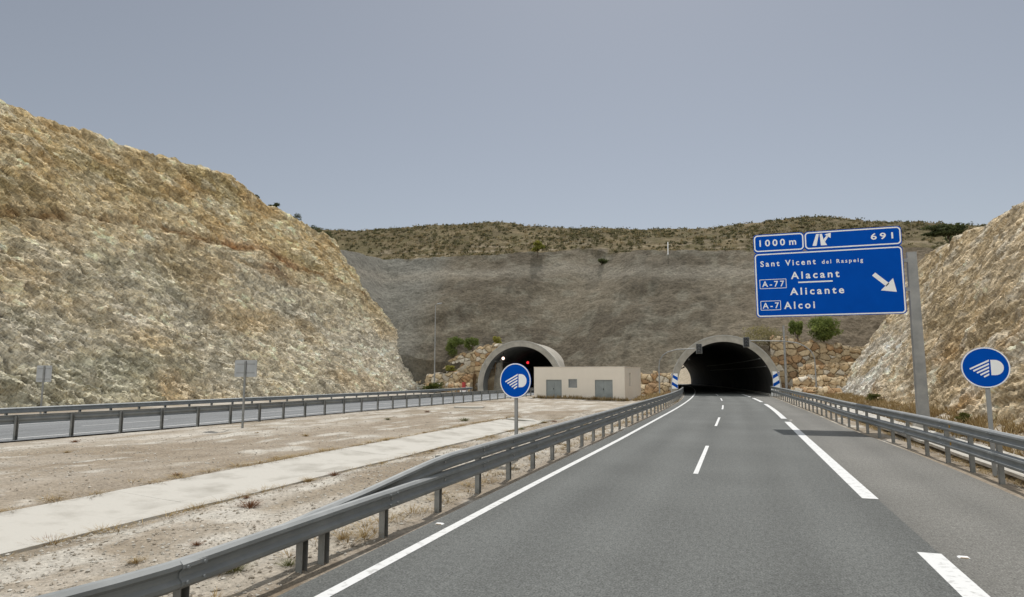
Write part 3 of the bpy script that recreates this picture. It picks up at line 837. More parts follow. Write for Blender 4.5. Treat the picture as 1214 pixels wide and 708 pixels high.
bush('green_shrub', 'green shrub at the rock foot behind the right headlamp sign', 'shrub', (11.0, 27.5, .3), 1.6, 1.0, ((.07, .08, .02), (.17, .16, .06)), 8, 140, .06, 0, seed=43)

# ------------------------------------------------------------------ guardrails
WP = [(0, .155), (.035, .145), (.075, .11), (.08, .07), (.035, .03), (.03, 0), (.035, -.03), (.08, -.07), (.075, -.11), (.035, -.145), (0, -.155)]
def wbeam(m, path, side, hscale=1.0):
    """path of (u,v,z centre); side +1: corrugation faces +u"""
    secs = []
    for i, (x, y, z) in enumerate(path):
        a = Vector(path[min(i+1, len(path)-1)]); b = Vector(path[max(i-1, 0)])
        t = (a - b); t.z = 0; t.normalize()
        nn = Vector((t.y, -t.x, 0)) * side
        outer = [Vector((x, y, z)) + nn*d + Vector((0, 0, h*hscale)) for d, h in WP]
        inner = [Vector((x, y, z)) + nn*(d - .012) + Vector((0, 0, h*hscale*.97)) for d, h in WP[::-1]]
        secs.append(outer + inner if side < 0 else (outer + inner)[::-1])
    m.sweep(secs)
def rail_post(m, x, y, z1, t=.055):
    m.box(x - .05, x + .05, y - .06, y - .05, -.3, z1); m.box(x - .05, x + .05, y + .05, y + .06, -.3, z1); m.box(x - .052, x - .042, y - .0495, y + .0495, -.3, z1)

# near left rail: two beams; the upper one bends back and drops behind the lower towards us
t = thing('guardrail', 'double beam steel guardrail beside the left edge line, upper beam ending low near the camera', 'guardrail')
vv = [2.2, 2.7, 3.2, 3.7, 4.2, 4.7, 5.2, 5.7, 6.2, 6.7, 7.2] + list(np.arange(8, 87.2, 1.0))
m = MB(); wbeam(m, [(float(rail_l(x)) + .07, x, .555 - .05*float(smooth(9, 5, x))) for x in vv], 1, 1.0); m.build('lower_beam', M['galv'], t)
up = []
for x in [2.4, 4, 5.5, 7, 7.9, 9, 10, 11, 11.7]:
    k = float(smooth(7.4, 11.9, x)); up.append((float(rail_l(x)) + .07 - .30*(1-k), x, .50 + .38*k - .10*float(smooth(8.2, 6.5, x))))
up += [(float(rail_l(x)) + .07, x, .88) for x in np.arange(12.4, 87.2, 1.0)]
m = MB(); wbeam(m, up, 1, .92); m.build('upper_beam', M['galv'], t)
posts = [3.5, 5.5, 7.4, 7.85] + [9.4 + 2*k for k in range(39)]
for x in posts:
    m = MB(); rail_post(m, float(rail_l(x)) - .02, x, .99 if x > 11 else .66 - .05*float(smooth(9, 5, x))); m.build('post', M['galv_post'], t)
for x in posts[4:14]:
    for zz in (.555, .88):
        if zz > .8 and x < 11: continue
        m = MB(); m.tube([(float(rail_l(x)) + .09, x, zz), (float(rail_l(x)) + .13, x, zz)], .022, 8); m.build('bolt', M['galv_dull'], t)

def splice(t, x, q, zz, sd):
    m = MB(); wbeam(m, [(q - sd*.077, x - .16, zz), (q - sd*.077, x, zz), (q - sd*.077, x + .16, zz)], sd, .93)
    for dy in (-.11, .11):
        for dz in (-.075, .075): m.tube([(q + sd*.01, x + dy, zz + dz), (q + sd*.03, x + dy, zz + dz)], .018, 6)
    m.build('splice_plate', M['galv'], t)
for x in (5.5, 9.4, 13.4, 17.4, 21.4, 25.4, 29.4):
    splice(t, x, float(rail_l(x)) + .15, .555 - .05*float(smooth(9, 5, x)), 1)
    if x > 12: splice(t, x, float(rail_l(x)) + .15, .88, 1)
t = thing('guardrail', 'double beam steel guardrail along the right shoulder, amber reflectors on it', 'guardrail')
vv = list(np.arange(8, 86.5, 1.0))
m = MB(); wbeam(m, [(float(rail_r(x)) - .07, x, .58) for x in vv], -1); m.build('lower_beam', M['galv'], t)
m = MB(); wbeam(m, [(float(rail_r(x)) - .07, x, 1.06) for x in vv], -1); m.build('upper_beam', M['galv'], t)
for k in range(38):
    x = 10.5 + 2*k
    m = MB(); rail_post(m, float(rail_r(x)) + .02, x, 1.18); m.build('post', M['galv_post'], t)
for x, zz in ((21.7, 1.06), (21.7, .58)):
    m = MB(); q = float(rail_r(x)); m.prism([(q - .13, zz - .045), (q - .05, zz - .045), (q - .05, zz + .045), (q - .13, zz + .045)], x - .012, x + .012); m.build('reflector', M['amber'], t)

for x in (14.5, 18.5, 22.5, 26.5, 30.5, 34.5):
    for zz in (.58, 1.06): splice(t, x, float(rail_r(x)) - .15, zz, -1)
rail_m = lambda v: lerp_tab(v, [0, 10, 18, 22, 30, 36, 66, 92], [-28.6, -27.7, -26.6, -25.9, -25.15, -25.1, -23.5, -24.2])
t = thing('guardrail', 'single beam guardrail along the far carriageway beyond the dirt median', 'guardrail')
vv = list(np.arange(6, 91, 1.0))
m = MB(); wbeam(m, [(float(rail_m(x)) - .07, x, .79) for x in vv], -1, 1.15); m.build('beam', M['galv'], t)
for k in range(42):
    x = 8.0 + 2*k
    m = MB(); rail_post(m, float(rail_m(x)), x, .93); m.build('post', M['galv_post'], t)
t = thing('guardrail', 'single beam guardrail at the foot of the left rock face', 'guardrail')
m = MB(); wbeam(m, [(float(left_centre(x)) - 5.75, x, .62) for x in np.arange(14, 90, 1.0)], 1); m.build('beam', M['galv'], t)
for k in range(38):
    x = 14.5 + 2*k
    m = MB(); rail_post(m, float(left_centre(x)) - 5.85, x, .74); m.build('post', M['galv_post'], t)

# ------------------------------------------------------------------ signs
def rrect(x0, x1, z0, z1, r, n=6):
    out = []
    for cx_, cz, a0 in ((x1-r, z0+r, -90), (x1-r, z1-r, 0), (x0+r, z1-r, 90), (x0+r, z0+r, 180)):
        for k in range(n+1):
            a = R(a0 + 90*k/n); out.append((cx_ + r*math.cos(a), cz + r*math.sin(a)))
    return out
def frame(m, x0, x1, z0, z1, r, w, y):
    a = rrect(x0, x1, z0, z1, r); b = rrect(x0+w, x1-w, z0+w, z1-w, max(r-w, .01)); n = len(a)
    m.add([(x, y, z) for x, z in a] + [(x, y, z) for x, z in b], [(k, (k+1) % n, n + (k+1) % n, n + k) for k in range(n)])

SW, SH = 6.95, 4.43
SX, SY, SZ = 1.09, 36.5, 5.52
t = thing('motorway_sign', 'big blue motorway exit sign reading Alacant Alicante on a grey post', 'road sign', (SX, SY, 0))
# post: tapered box column with base plate, and a cantilever frame behind the panel
px = 7.38
m = MB()
m.sweep([[(px - a, .30 - b, zz), (px + a, .30 - b, zz), (px + a, .30 + b, zz), (px - a, .30 + b, zz)] for zz, a, b in ((-.3, .25, .2), (4.5, .225, .18), (8.62, .20, .16))])
m.build('post', M['galv_dull'], t)
m = MB(); m.box(px - .45, px + .45, -.15, .75, -.3, .22); m.build('footing', M['channel'], t)
for zz in (6.75, 8.2):
    m = MB(); m.box(.4, px + .1, .135, .29, zz - .09, zz + .09); m.build('bracket', M['galv_dull'], t)
TOPZ = 3.45
def sign_panel(name, x0, x1, z0, z1, boxes):
    m = MB(); m.prism([(a, b) for a, b in rrect(x0, x1, z0, z1, .17)], 0, .06)
    pn = m.build(name, M['blue'], t)
    for (a, b, c, d) in boxes:
        m = MB(); frame(m, a, b, c, d, .19, .062, -.004); m.build('border', M['white'], pn)
    return pn
def letters(pn, s, x0, x1, z0, cap, bold=.018, sp=1.12):
    m = MB(); vs_, fs_ = text_mesh(s, x0, x1, z0 + SZ, cap, bold=bold, spacing=sp)
    m.add([(x, -.005, z) for x, y, z in vs_], fs_); m.build('lettering', M['white'], pn)
def flat(pn, name, polys):
    m = MB()
    for pts in polys: m.add([(x, -.005, z + SZ) for x, z in pts], [tuple(range(len(pts)))])
    m.build(name, M['white'], pn)
z = SZ
pmain = sign_panel('direction_panel', 0, SW, z, z + 3.43, [(.03, SW - .03, z + .03, z + 3.38)])
pdist = sign_panel('distance_panel', 0, 2.485, z + 3.438, z + SH, [(.03, 2.455, z + 3.50, z + SH - .04)])
pexit = sign_panel('exit_panel', 2.49, SW, z + 3.438, z + SH, [(2.52, SW - .03, z + 3.50, z + SH - .04)])
letters(pdist, '1000', .30, 1.56, 3.79, .34, .02, 1.42)
letters(pdist, 'm', 1.76, 2.10, 3.79, .34, .02, 1.42)
letters(pexit, '691', 5.58, 6.58, 3.81, .31, .02, 1.42)
letters(pmain, 'Sant', .30, 1.24, 2.70, .29, .02, 1.42)
letters(pmain, 'Vicent', 1.52, 2.98, 2.70, .29, .02, 1.42)
letters(pmain, 'del', 3.27, 3.70, 2.70, .20, .015, 1.42)
letters(pmain, 'Raspeig', 3.95, 5.16, 2.70, .20, .015, 1.42)
letters(pmain, 'Alacant', 1.76, 4.05, 1.98, .36, .022, 1.42)
letters(pmain, 'Alicante', 1.68, 4.22, 1.14, .36, .022, 1.42)
letters(pmain, 'Alcoi', 1.36, 2.83, .42, .36, .022, 1.42)
letters(pmain, 'A-77', .34, 1.42, 1.61, .30, .015, 1.42)
letters(pmain, 'A-7', .32, 1.12, .47, .30, .015, 1.42)
for a, b, c, d in ((.22, 1.53, 1.51, 2.01), (.22, 1.21, .37, .87)):
    m = MB(); frame(m, a, b, c + z, d + z, .03, .028, -.004); m.build('route_badge', M['white'], pmain)
flat(pmain, 'underline', [[(2.10, 1.745), (3.72, 1.745), (3.72, 1.815), (2.10, 1.815)]])
def arrow_pts(tail, tip, w, hw, hl):
    d = Vector((tip[0]-tail[0], tip[1]-tail[1])); L = d.length; d /= L; nrm = Vector((-d.y, d.x))
    T0 = Vector(tail); N0 = T0 + d*(L - hl)
    return [tuple(q) for q in (T0 - nrm*w, N0 - nrm*w, N0 - nrm*hw - d*.05, T0 + d*L, N0 + nrm*hw - d*.05, N0 + nrm*w, T0 + nrm*w)]
ap = arrow_pts((5.60, 2.04), (6.57, 1.10), .105, .41, .52)
flat(pmain, 'arrow', [[ap[0], ap[1], ap[5], ap[6]], [ap[2], ap[3], ap[4]]])
# exit pictogram: left carriageway bar, right bar and the branching arrow
flat(pexit, 'exit_symbol', [
    [(2.87, 3.66), (3.06, 3.66), (3.20, 4.27), (3.07, 4.27)],
    [(3.27, 3.66), (3.56, 3.66), (3.40, 3.97), (3.35, 4.27), (3.23, 4.27)],
    [(3.405, 3.98), (3.47, 3.84), (3.64, 4.11), (3.57, 4.17)],
    [(3.46, 4.22), (3.74, 4.02), (3.76, 4.30)]])

def round_sign(label, u_, v_, zc, dia, post_h, rz, post_dx=0):
    t = thing('headlamp_sign', label, 'road sign', (u_, v_, 0), rz, 'round blue dipped headlamp signs')
    m = MB(); m.box(post_dx - .05, post_dx + .05, .035, .085, -.3, zc + dia*.3); m.build('post', M['galv_dull'], t)
    r = dia / 2; n = 48
    ring = lambda rr, y: [(rr*math.cos(2*PI*k/n), y, zc + rr*math.sin(2*PI*k/n)) for k in range(n)]
    m = MB(); m.sweep([ring(r - .01, .03), ring(r, .022), ring(r, .0), ring(r - .008, -.006)])
    pl = m.build('disc', M['blue'], t)
    m = MB(); m.add(ring(r - .004, -.0085) + ring(r - .034, -.0085), [(k, n+k, n+(k+1) % n, (k+1) % n)[::-1] for k in range(n)]); m.build('rim', M['white'], pl)
    k_ = dia / 1.05; X = lambda a, b: (a*k_, -.0088, zc + b*k_)
    # lamp body: flat on the left, domed to the right
    pts = [X(.115, -.195), X(.115, .195)] + [X(.20 + .185*math.cos(R(a)), .195*math.sin(R(a))) for a in range(90, -91, -15)]
    m = MB(); m.add(pts[::-1], [tuple(range(len(pts)))]); m.build('lamp_symbol', M['white'], pl)
    m = MB()
    for i in range(5):
        xr, zr = .085 - .004*i, .175 - .088*i
        ln = .47 - .085*i
        dx, dz = -ln*.90, -ln*.44
        m.add([X(xr, zr - .018), X(xr, zr + .03), X(xr + dx - .005, zr + dz + .012), X(xr + dx + .01, zr + dz - .024)][::-1], [(0, 1, 2, 3)])
    m.build('ray_symbol', M['white'], pl)
    return t
round_sign('round blue headlamp sign behind the left guardrail, in front of the beige building', -6.3, 18.6, 2.34, 1.04, 2, R(-8.5))
round_sign('round blue headlamp sign behind the right guardrail, before pale rock', 6.12, 20.1, 2.70, 1.06, 2, R(-8.5), .02)

def grey_sign(label, u_, v_, z0, z1, w, rz):
    t = thing('rear_facing_sign', label, 'road sign', (u_, v_, 0), rz, 'grey backs of signs facing away')
    m = MB(); m.box(-.05, .05, -.055, -.005, -.3, z1 - .05); m.build('post', M['galv_post'], t)
    m = MB(); m.prism(rrect(-w/2, w/2, z0, z1, .07), 0, .03); pn = m.build('panel', M['alu_back'], t)
    for zz in (z0 + .2, z1 - .2):
        m = MB(); m.box(-w*.42, w*.42, -.004, .0, zz - .035, zz + .035); m.build('rail', M['galv_dull'], pn)
grey_sign('grey back of a square sign standing in front of the far carriageway guardrail', -22.75, 26.0, 2.42, 3.24, 1.22, R(6))
grey_sign('grey back of a narrow sign at the foot of the left rock face', -43.75, 31.1, 2.05, 3.15, .92, R(28))

# ------------------------------------------------------------------ lamp posts and traffic lights
t = thing('street_lamp', 'very tall thin lamp post in front of the left grey slope', 'lamp post', (-44.2, 91.6, 0))
m = MB(); m.tube([(0, 0, -.2), (0, 0, 13.4)], [.13, .06], 8); m.build('pole', M['galv_dull'], t)
m = MB(); m.tube([(0, 0, 13.3), (.25, -.05, 13.55), (.8, -.1, 13.6)], .04, 6); m.build('arm', M['galv_dull'], t)
m = MB(); m.sweep([[(x, -.1 - w, zz), (x, -.1 + w, zz), (x, -.1 + w*.6, zz + .13), (x, -.1 - w*.6, zz + .13)] for x, w, zz in ((.3, .07, 13.55), (.5, .16, 13.53), (1.0, .16, 13.56), (1.15, .08, 13.6))]); m.build('lamp_head', M['alu_back'], t)
t = thing('post', 'plain tall grey post beside the open tunnel ring on the right', 'post', (5.55, 85.2, 0))
m = MB(); m.tube([(0, 0, -.2), (0, 0, 8.5)], [.17, .12], 10); m.build('shaft', M['galv_dull'], t)
m = MB(); m.box(-.22, .22, -.22, .22, -.1, .3); m.build('base', M['galv_dull'], t)

def traffic_light(label, u_, v_, pts, head, scale=1):
    t = thing('traffic_light', label, 'traffic light', (u_, v_, 0), 0, 'traffic lights on curved arms before the open tunnel')
    m = MB(); m.tube([(0, 0, -.2), (0, 0, pts[0][1])], [.10, .085], 8); m.build('pole', M['galv_dull'], t)
    path = []
    for a, b in zip(pts[:-1], pts[1:]):
        for k in range(4): path.append((a[0] + (b[0]-a[0])*k/4, 0, a[1] + (b[1]-a[1])*k/4))
    path.append((pts[-1][0], 0, pts[-1][1]))
    m = MB(); m.tube(path, .065, 8); m.build('arm', M['galv_dull'], t)
    hx, hz = head
    m = MB(); m.box(hx - .36, hx + .36, -.03, .02, hz - .62, hz + .62); bp = m.build('backing_board', M['galv_dull'], t)
    m = MB(); m.box(hx - .30, hx + .30, -.30, -.032, hz - .56, hz + .56); hd = m.build('housing', M['black'], t)
    for k in (-1, 0, 1):
        m = MB(); m.tube([(hx, -.305, hz + k*.36), (hx, -.315, hz + k*.36)], .13, 14); ln = m.build('lens', M['glass_dark'], hd)
        m = MB()
        secs = []
        for a in range(0, 181, 20):
            c, s = math.cos(R(a)), math.sin(R(a))
            secs.append([(hx + .15*c, -.301, hz + k*.36 + .15*s), (hx + .15*c, -.50, hz + k*.36 + .15*s), (hx + .135*c, -.50, hz + k*.36 + .135*s), (hx + .135*c, -.301, hz + k*.36 + .135*s)])
        m.sweep(secs); m.build('visor', M['galv_post'], hd)
    return t
traffic_light('traffic light on a long curved arm from a pole right of the tunnel', 8.7, 84, [(0, 3.6), (-.05, 4.6), (-.35, 5.3), (-.9, 5.85), (-1.8, 6.3), (-3.2, 6.55), (-7.15, 6.68)], (-7.5, 6.5))
traffic_light('traffic light on a short curved arm from a pole left of the tunnel', -9.3, 84, [(0, 3.6), (.1, 4.3), (.5, 5.0), (1.1, 5.4), (2.2, 5.7), (4.5, 5.8)], (4.95, 5.78))

# ------------------------------------------------------------------ utility building
BX0, BX1, BY0, BY1, BH = -20.75, -10.85, 67.2, 75.0, 3.33
t = thing('utility_building', 'low flat roofed beige building with grey doors between the carriageways', 'building', ((BX0+BX1)/2, BY0, 0), R(-4))
W2 = (BX1 - BX0) / 2; D = BY1 - BY0
def wall_with_holes(x0, x1, z0, z1, holes, y0, y1, m):
    """front wall slab split round its openings"""
    xs = sorted({x0, x1} | {h[0] for h in holes} | {h[1] for h in holes}); zs = sorted({z0, z1} | {h[2] for h in holes} | {h[3] for h in holes})
    for i in range(len(xs)-1):
        for j in range(len(zs)-1):
            cx_, cz = (xs[i]+xs[i+1])/2, (zs[j]+zs[j+1])/2
            if not any(h[0] < cx_ < h[1] and h[2] < cz < h[3] for h in holes): m.box(xs[i], xs[i+1], y0, y1, zs[j], zs[j+1])
O = (BX0+BX1)/2
door1 = (-19.38-O, -17.62-O, .1, 2.03); door2 = (-14.0-O, -12.12-O, .1, 2.03); win = (-16.88-O, -15.92-O, 1.2, 2.1)
m = MB(); wall_with_holes(-W2, W2, -.3, BH, [door1, door2, win], 0, .3, m)
m.box(-W2, -W2+.3, .3, D, -.3, BH); m.box(-W2+.3, W2-.3, D-.3, D, -.3, BH)
sw = (2.1, 2.9, 1.35, 2.75)
for a, b, c, d in ((.3, sw[0], -.3, BH), (sw[1], D, -.3, BH), (sw[0], sw[1], -.3, sw[2]), (sw[0], sw[1], sw[3], BH)):
    m.box(W2-.3, W2, a, b, c, d)
m.build('wall', M['wallp'], t)
m = MB(); m.box(-W2+.3, W2-.3, .3, D-.3, BH-.35, BH-.2); m.build('roof', M['conc'], t)
m = MB()
secs = [(-W2-.04, -.04), (W2+.04, -.04), (W2+.04, D+.04), (-W2-.04, D+.04)]
m.box(-W2-.03, W2+.03, -.03, .34, BH+.002, BH+.06); m.box(-W2-.03, W2+.03, D-.34, D+.03, BH+.002, BH+.06)
m.box(-W2-.03, -W2+.34, .34, D-.34, BH+.002, BH+.06); m.box(W2-.34, W2+.03, .34, D-.34, BH+.002, BH+.06)
m.build('coping', M['wallp'], t)
for (a, b, c, d) in (door1, door2):
    mid = (a + b) / 2
    m = MB()
    m.box(a, mid - .008, .10, .16, c, d); m.box(mid + .008, b, .10, .16, c, d)
    for q0, q1 in ((a, mid - .008), (mid + .008, b)):      # louvre ribs near the foot
        for k in range(4): m.box(q0 + .15, q1 - .15, .085, .10, c + .25 + .09*k, c + .29 + .09*k)
    dr = m.build('door', M['door'], t)
    m = MB(); m.box(mid - .09, mid - .03, .05, .098, 1.0, 1.15); m.build('handle', M['black'], dr)
    m = MB(); m.box(a + .002, a + .06, .03, .098, c, d - .002); m.box(b - .06, b - .002, .03, .098, c, d - .002); m.box(a + .06, b - .06, .03, .098, d - .06, d - .002); m.build('frame', M['door'], dr)
a, b, c, d = win
m = MB(); m.box(a, b, .16, .18, c, d); wi = m.build('window', M['alu_back'], t)
m = MB(); m.box(a, a+.09, .04, .158, c, d); m.box(b-.09, b, .04, .158, c, d); m.box(a+.09, b-.09, .04, .158, c, c+.09); m.box(a+.09, b-.09, .04, .158, d-.09, d); m.build('frame', M['door'], wi)
m = MB()
for k in range(7): m.box(a+.09, b-.09, .10, .155, c + .15 + .1*k, c + .19 + .1*k)
m.build('louvre', M['galv_dull'], wi)
m = MB(); m.box(W2-.2, W2-.16, sw[0], sw[1], sw[2], sw[3]); m.build('window', M['door'], t)
m = MB(); m.box(-W2-.5, -W2-.05, -.3, .9, -.1, .12); tag(link('concrete_slab', m.build('x', M['channel']).data), 'x', 'slab'); bpy.data.objects.remove(bpy.data.objects['x'])
s = bpy.data.objects['concrete_slab']; s.location = t.location; s['label'] = 'pale concrete slab at the left corner of the beige building'
m = MB(); m.box(.1, 1.5, -.9, .9, -.1, .12); s = m.build('concrete_slab', M['channel']); s.location = (BX1 + .1, 71.6, 0); tag(s, 'pale concrete slab beside the right wall of the beige building', 'slab')
m = MB(); m.box(-1.1, 1.1, -.5, .5, -.1, .1); s = m.build('concrete_slab', M['channel']); s.location = (-19.5, 46.6, .02); s.rotation_euler = (0, 0, .2); tag(s, 'small pale concrete cover lying alone in the dirt median', 'slab')

t = thing('marker_pole', 'thin white pole standing on the rim of the grey cut', 'pole', (-11.1, 119.6, float(hill_z(-11.1, 119.6)) - .3))
m = MB(); m.tube([(0, 0, 0), (.05, -.1, 2.6)], .09, 8); m.build('shaft', M['white'], t)
m = MB(); m.box(-.2, .2, -.2, .2, -.1, .34); m.build('base', M['conc'], t)
# red and white hydrant marker at the left tunnel
t = thing('hydrant_post', 'small red and white post on the verge left of the left tunnel', 'post', (-37.5, 87.5, 0))
m = MB(); m.box(-.22, .22, -.18, .18, .35, 1.5); m.build('cabinet', M['red'], t)
m = MB(); m.box(-.5, .5, -.3, .3, -.1, .347); m.build('plinth', M['white'], t)
# road studs
def stud(label, u_, v_):
    t = thing('road_stud', label, 'road stud', (u_, v_, .001), 0, 'road studs beside the edge lines'); t.scale = (.8, .8, .7)
    m = MB(); m.sweep([[(-a, b, 0), (a, b, 0), (a*.75, b, h), (-a*.75, b, h)] for b, a, h in ((-.06, .085, .004), (-.035, .09, .022), (.035, .09, .022), (.06, .085, .004))]); m.build('body', M['white'], t)
    m = MB(); m.box(-.06, .06, -.062, -.058, .004, .014); m.build('reflector', M['amber'], t)
stud('small white road stud just outside the left edge line in the foreground', -4.86, 10.35)
stud('white road stud right of the near dash of the right edge line', 2.86, 10.85)
stud('white road stud right of the far dash of the right edge line', 2.75, 40.0)

# ------------------------------------------------------------------ dry plants, pebbles
def tuft_mesh(n, h, rad, rng, cols, lean=.5, w=.012):
    V = []; C = []
    for k in range(n):
        a = rng.uniform(0, 2*PI); r = rad * rng.uniform(0, 1)**.7
        b = np.array([math.cos(a)*r*.5, math.sin(a)*r*.5, -.02]); hh = h * rng.uniform(.45, 1)
        tip = b + np.array([math.cos(a)*r*lean*2, math.sin(a)*r*lean*2, hh]); mid = (b + tip)/2 + np.array([0, 0, hh*.12])
        s = np.array([-math.sin(a), math.cos(a), 0]) * w
        V += [b - s, b + s, mid + s*.7, mid - s*.7, mid - s*.7, mid + s*.7, tip + s*.15, tip - s*.15]
        c = cols[0] + (cols[1] - cols[0]) * rng.uniform(); C += [c]*8
    F = np.arange(len(V)).reshape(-1, 4)
    return np.array(V), F, np.array(C)
A = np.array
STRAW = (A([.24, .165, .075]), A([.42, .32, .17])); BROWN = (A([.13, .065, .035]), A([.25, .13, .07])); GRN = (A([.10, .11, .04]), A([.19, .19, .085]))
rng = np.random.default_rng(77)
protos = {}
def weed(kind, u_, v_, sc, label, ground=None):
    cols, nm = {'straw': (STRAW, 'dry_grass_tuft'), 'brown': (BROWN, 'dead_weed'), 'green': (GRN, 'grey_green_weed')}[kind]
    if kind not in protos:
        V, F, C = tuft_mesh(210, .22, .26, rng, cols, .7, .0045)
        protos[kind] = npmesh(nm, V, F, M['straw'], col=C); o = protos[kind]
    else:
        o = protos[kind].copy(); COL.objects.link(o)
    sc *= .8; zz = float(ground_z(np.array([u_]), np.array([v_]))[0]) if ground is None else ground
    o.location = (u_, v_, zz); o.rotation_euler = (0, 0, rng.uniform(0, 6)); o.scale = (sc, sc, sc*rng.uniform(.8, 1.1))
    tag(o, label, 'weed', 'weeds scattered along the dirt median')
W = [('brown', -6.35, 7.0, .75, 'reddish dead weed behind the guardrail in the foreground'), ('green', -5.75, 7.55, .6, 'grey green weed by the nearest pair of guardrail posts'),
     ('straw', -5.85, 9.0, .7, 'straw tuft between the near guardrail posts'), ('brown', -9.0, 10.6, 1.0, 'reddish dry weed between channel and guardrail'),
     ('brown', -10.05, 7.45, 1.2, 'tall dead weed on the near edge of the channel'), ('green', -14.3, 33.5, 1.5, 'olive round weed beyond the channel'), ('brown', -20.3, 41.0, 1.1, 'brown weed near the far guardrail')]
for w in W: weed(*w)
for k in range(46):
    zone = rng.uniform()
    if zone < .34: u_, v_ = rng.uniform(-7.6, -5.65), rng.uniform(6, 34)
    elif zone < .62: u_, v_ = -9.75 + rng.normal()*.25, rng.uniform(9, 37)
    elif zone < .85: u_, v_ = -13.0 + rng.normal()*.25, rng.uniform(9, 37)
    else: u_, v_ = rng.uniform(-24, -14), rng.uniform(14, 55)
    kd = ['straw', 'straw', 'brown', 'green'][int(rng.integers(4))]
    weed(kd, u_, v_, rng.uniform(.35, .95), {'straw': 'straw coloured dry tuft growing in the dirt median', 'brown': 'brown dead weed growing in the dirt median', 'green': 'grey green weed growing in the dirt median'}[kd])
def grass_patch(name, label, spots, h, nb=16, w=.02):
    Vs, Fs, Cs = [], [], []; o = 0
    for (x, y) in spots:
        zz = float(ground_z(np.array([x]), np.array([y]))[0])
        V, F, C = tuft_mesh(nb, h*rng.uniform(.5, 1.3), .24, rng, STRAW, .7, w)
        Vs.append(V + A([x, y, zz])); Fs.append(F + o); Cs.append(C); o += len(V)
    tag(npmesh(name, np.concatenate(Vs), np.concatenate(Fs), M['straw'], col=np.concatenate(Cs)), label, 'grass', kind='stuff')
grass_patch('dry_grass', 'dry yellow grass along the foot of the beige building', [(rng.uniform(-20.5, -9.8), 66.9 - abs(rng.normal())*.45) for _ in range(130)] + [(rng.uniform(-10.3, -7.5), rng.uniform(66, 82)) for _ in range(170)], .42)
grass_patch('dry_grass', 'dry yellow grass between the right guardrail and the pale rock', [(rng.uniform(8.1, 11.6), rng.uniform(24, 84)) for _ in range(900)] , .45)
grass_patch('dry_grass', 'thin straw lining both edges of the pale drainage channel', [(-12.9 + .18*rng.normal(), rng.uniform(7, 38)) for _ in range(230)] + [(-9.8 + .12*rng.normal(), rng.uniform(5, 38)) for _ in range(110)], .10, 40, .004)
grass_patch('dry_grass', 'sparse dry grass lining the foot of both near guardrails', [(-5.55 - abs(rng.normal())*.35, rng.uniform(6, 70)) for _ in range(240)] + [(6.0 + abs(rng.normal())*.3, rng.uniform(12, 70)) for _ in range(260)], .13, 40, .004)

def pebbles(n, areas, smin, smax, label):
    ico = np.array([(1,0,0),(-1,0,0),(0,1,0),(0,-1,0),(0,0,1),(0,0,-1)], float)
    fa = np.array([(0,2,4),(2,1,4),(1,3,4),(3,0,4),(2,0,5),(1,2,5),(3,1,5),(0,3,5)])
    P = []
    for (a, b, c, d, w) in areas:
        k = int(n*w); x = rng.uniform(a, b, k); y = c + (d - c) * rng.uniform(0, 1, k)**1.8; P.append(np.stack([x, y], 1))
    P = np.concatenate(P); k = len(P); zz = ground_z(P[:, 0], P[:, 1])
    s = smin * (smax/smin) ** (rng.uniform(0, 1, k)**2.2)
    V = ico[None] * s[:, None, None] * rng.uniform(.6, 1.3, (k, 6, 1)) * A([1, 1, .65])
    an = rng.uniform(0, 6.3, k); cx_, sx_ = np.cos(an)[:, None], np.sin(an)[:, None]
    X = V[..., 0]*cx_ - V[..., 1]*sx_; Y = V[..., 0]*sx_ + V[..., 1]*cx_
    V = np.stack([X + P[:, :1], Y + P[:, 1:], V[..., 2] + (zz + s*.25)[:, None]], 2).reshape(-1, 3)
    F = (fa[None] + 6*np.arange(k)[:, None, None]).reshape(-1, 3)
    c = mix((.30, .255, .20), (.64, .61, .55), rng.uniform(0, 1, k)**1.2)
    tag(npmesh('gravel', V, F, M['pebble'], col=np.repeat(c, 6, 0)), label, 'gravel', kind='stuff')
pebbles(34000, [(-9.9, -5.35, 4, 45, .5), (-25, -12.8, 6, 60, .38), (5.95, 6.5, 9, 60, .06), (8.1, 11.5, 18, 70, .06)], .008, .04, 'loose pale gravel and pebbles on the bare dirt')

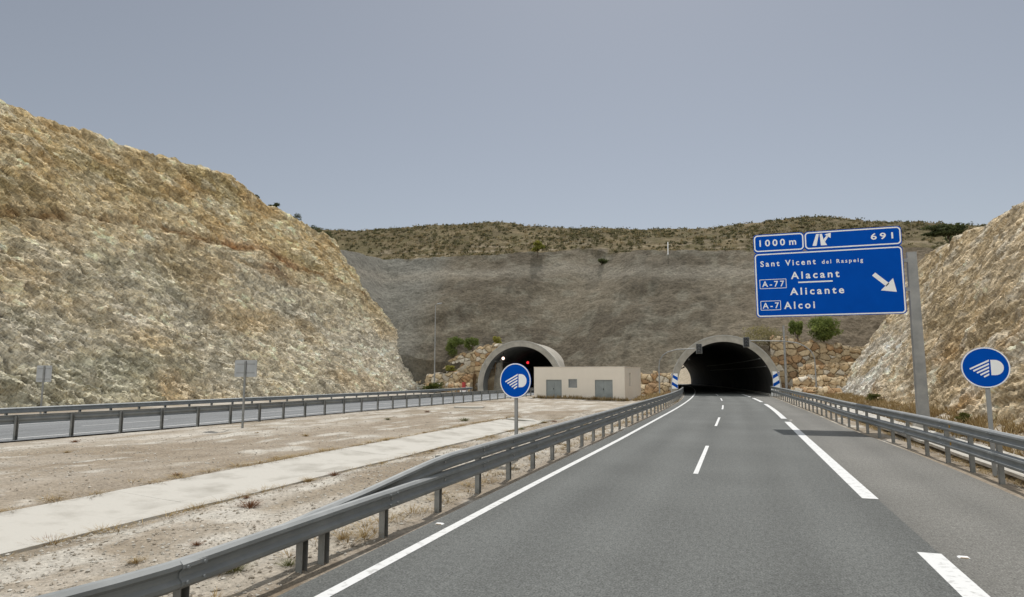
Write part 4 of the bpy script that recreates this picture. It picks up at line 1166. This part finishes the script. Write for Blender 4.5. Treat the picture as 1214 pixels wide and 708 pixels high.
# ------------------------------------------------------------------ camera, light, world
cam = bpy.data.cameras.new('camera'); co = bpy.data.objects.new('camera', cam); COL.objects.link(co)
cam.sensor_width = 36; cam.lens = 770 / 1214 * 36; cam.clip_end = 8000; cam.clip_start = .05
co.location = (0, 0, 2.5); co.rotation_euler = (R(90) + math.atan(91/770), 0, R(19.0))
SC.camera = co
sd = Vector((-.065, .64, 1.0)).normalized()
el = math.asin(sd.z); az = math.atan2(sd.x, sd.y)
ld = bpy.data.lights.new('sun', 'SUN'); ld.energy = 3.3; ld.angle = R(.6); ld.color = (1, .955, .89)
lo = bpy.data.objects.new('sun', ld); COL.objects.link(lo)
lo.rotation_euler = sd.to_track_quat('Z', 'Y').to_euler()
FILL_BACK, FLAT_FRONT, SKY_PART = 9.6, .60, .67
w = bpy.data.worlds.new('World'); SC.world = w; w.use_nodes = True
nt = w.node_tree; bg = nt.nodes['Background']
sky = nt.nodes.new('ShaderNodeTexSky'); sky.sky_type = 'NISHITA'; sky.sun_disc = False
sky.sun_elevation = el; sky.sun_rotation = az; sky.altitude = 200
sky.air_density = 1.0; sky.dust_density = .6; sky.ozone_density = 1.0
hs = nt.nodes.new('ShaderNodeHueSaturation'); hs.inputs['Saturation'].default_value = .54
nt.links.new(sky.outputs[0], hs.inputs['Color'])
# flat tone evens out the sky; added fill behind the camera lifts shaded faces
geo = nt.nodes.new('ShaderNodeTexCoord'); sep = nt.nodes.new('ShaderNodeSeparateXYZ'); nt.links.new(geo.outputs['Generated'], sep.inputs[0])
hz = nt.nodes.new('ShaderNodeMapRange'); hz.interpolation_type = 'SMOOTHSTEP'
hz.inputs['From Min'].default_value = -.7; hz.inputs['From Max'].default_value = .25; hz.inputs['To Min'].default_value = FILL_BACK; hz.inputs['To Max'].default_value = FLAT_FRONT
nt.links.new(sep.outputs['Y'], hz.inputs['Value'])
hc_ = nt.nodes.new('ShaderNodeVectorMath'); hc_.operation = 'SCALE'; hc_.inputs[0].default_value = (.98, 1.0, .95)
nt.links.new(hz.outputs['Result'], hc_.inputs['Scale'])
sm_ = nt.nodes.new('ShaderNodeVectorMath'); sm_.operation = 'SCALE'; sm_.inputs['Scale'].default_value = SKY_PART
nt.links.new(hs.outputs[0], sm_.inputs[0])
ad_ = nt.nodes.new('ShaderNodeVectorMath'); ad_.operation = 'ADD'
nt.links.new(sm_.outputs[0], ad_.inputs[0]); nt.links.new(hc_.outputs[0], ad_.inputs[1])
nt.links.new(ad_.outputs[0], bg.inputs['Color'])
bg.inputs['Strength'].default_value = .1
SC.view_settings.view_transform = 'Standard'; SC.view_settings.look = 'None'
SC.view_settings.exposure = 0; SC.view_settings.gamma = 1; SC.view_settings.use_curve_mapping = False
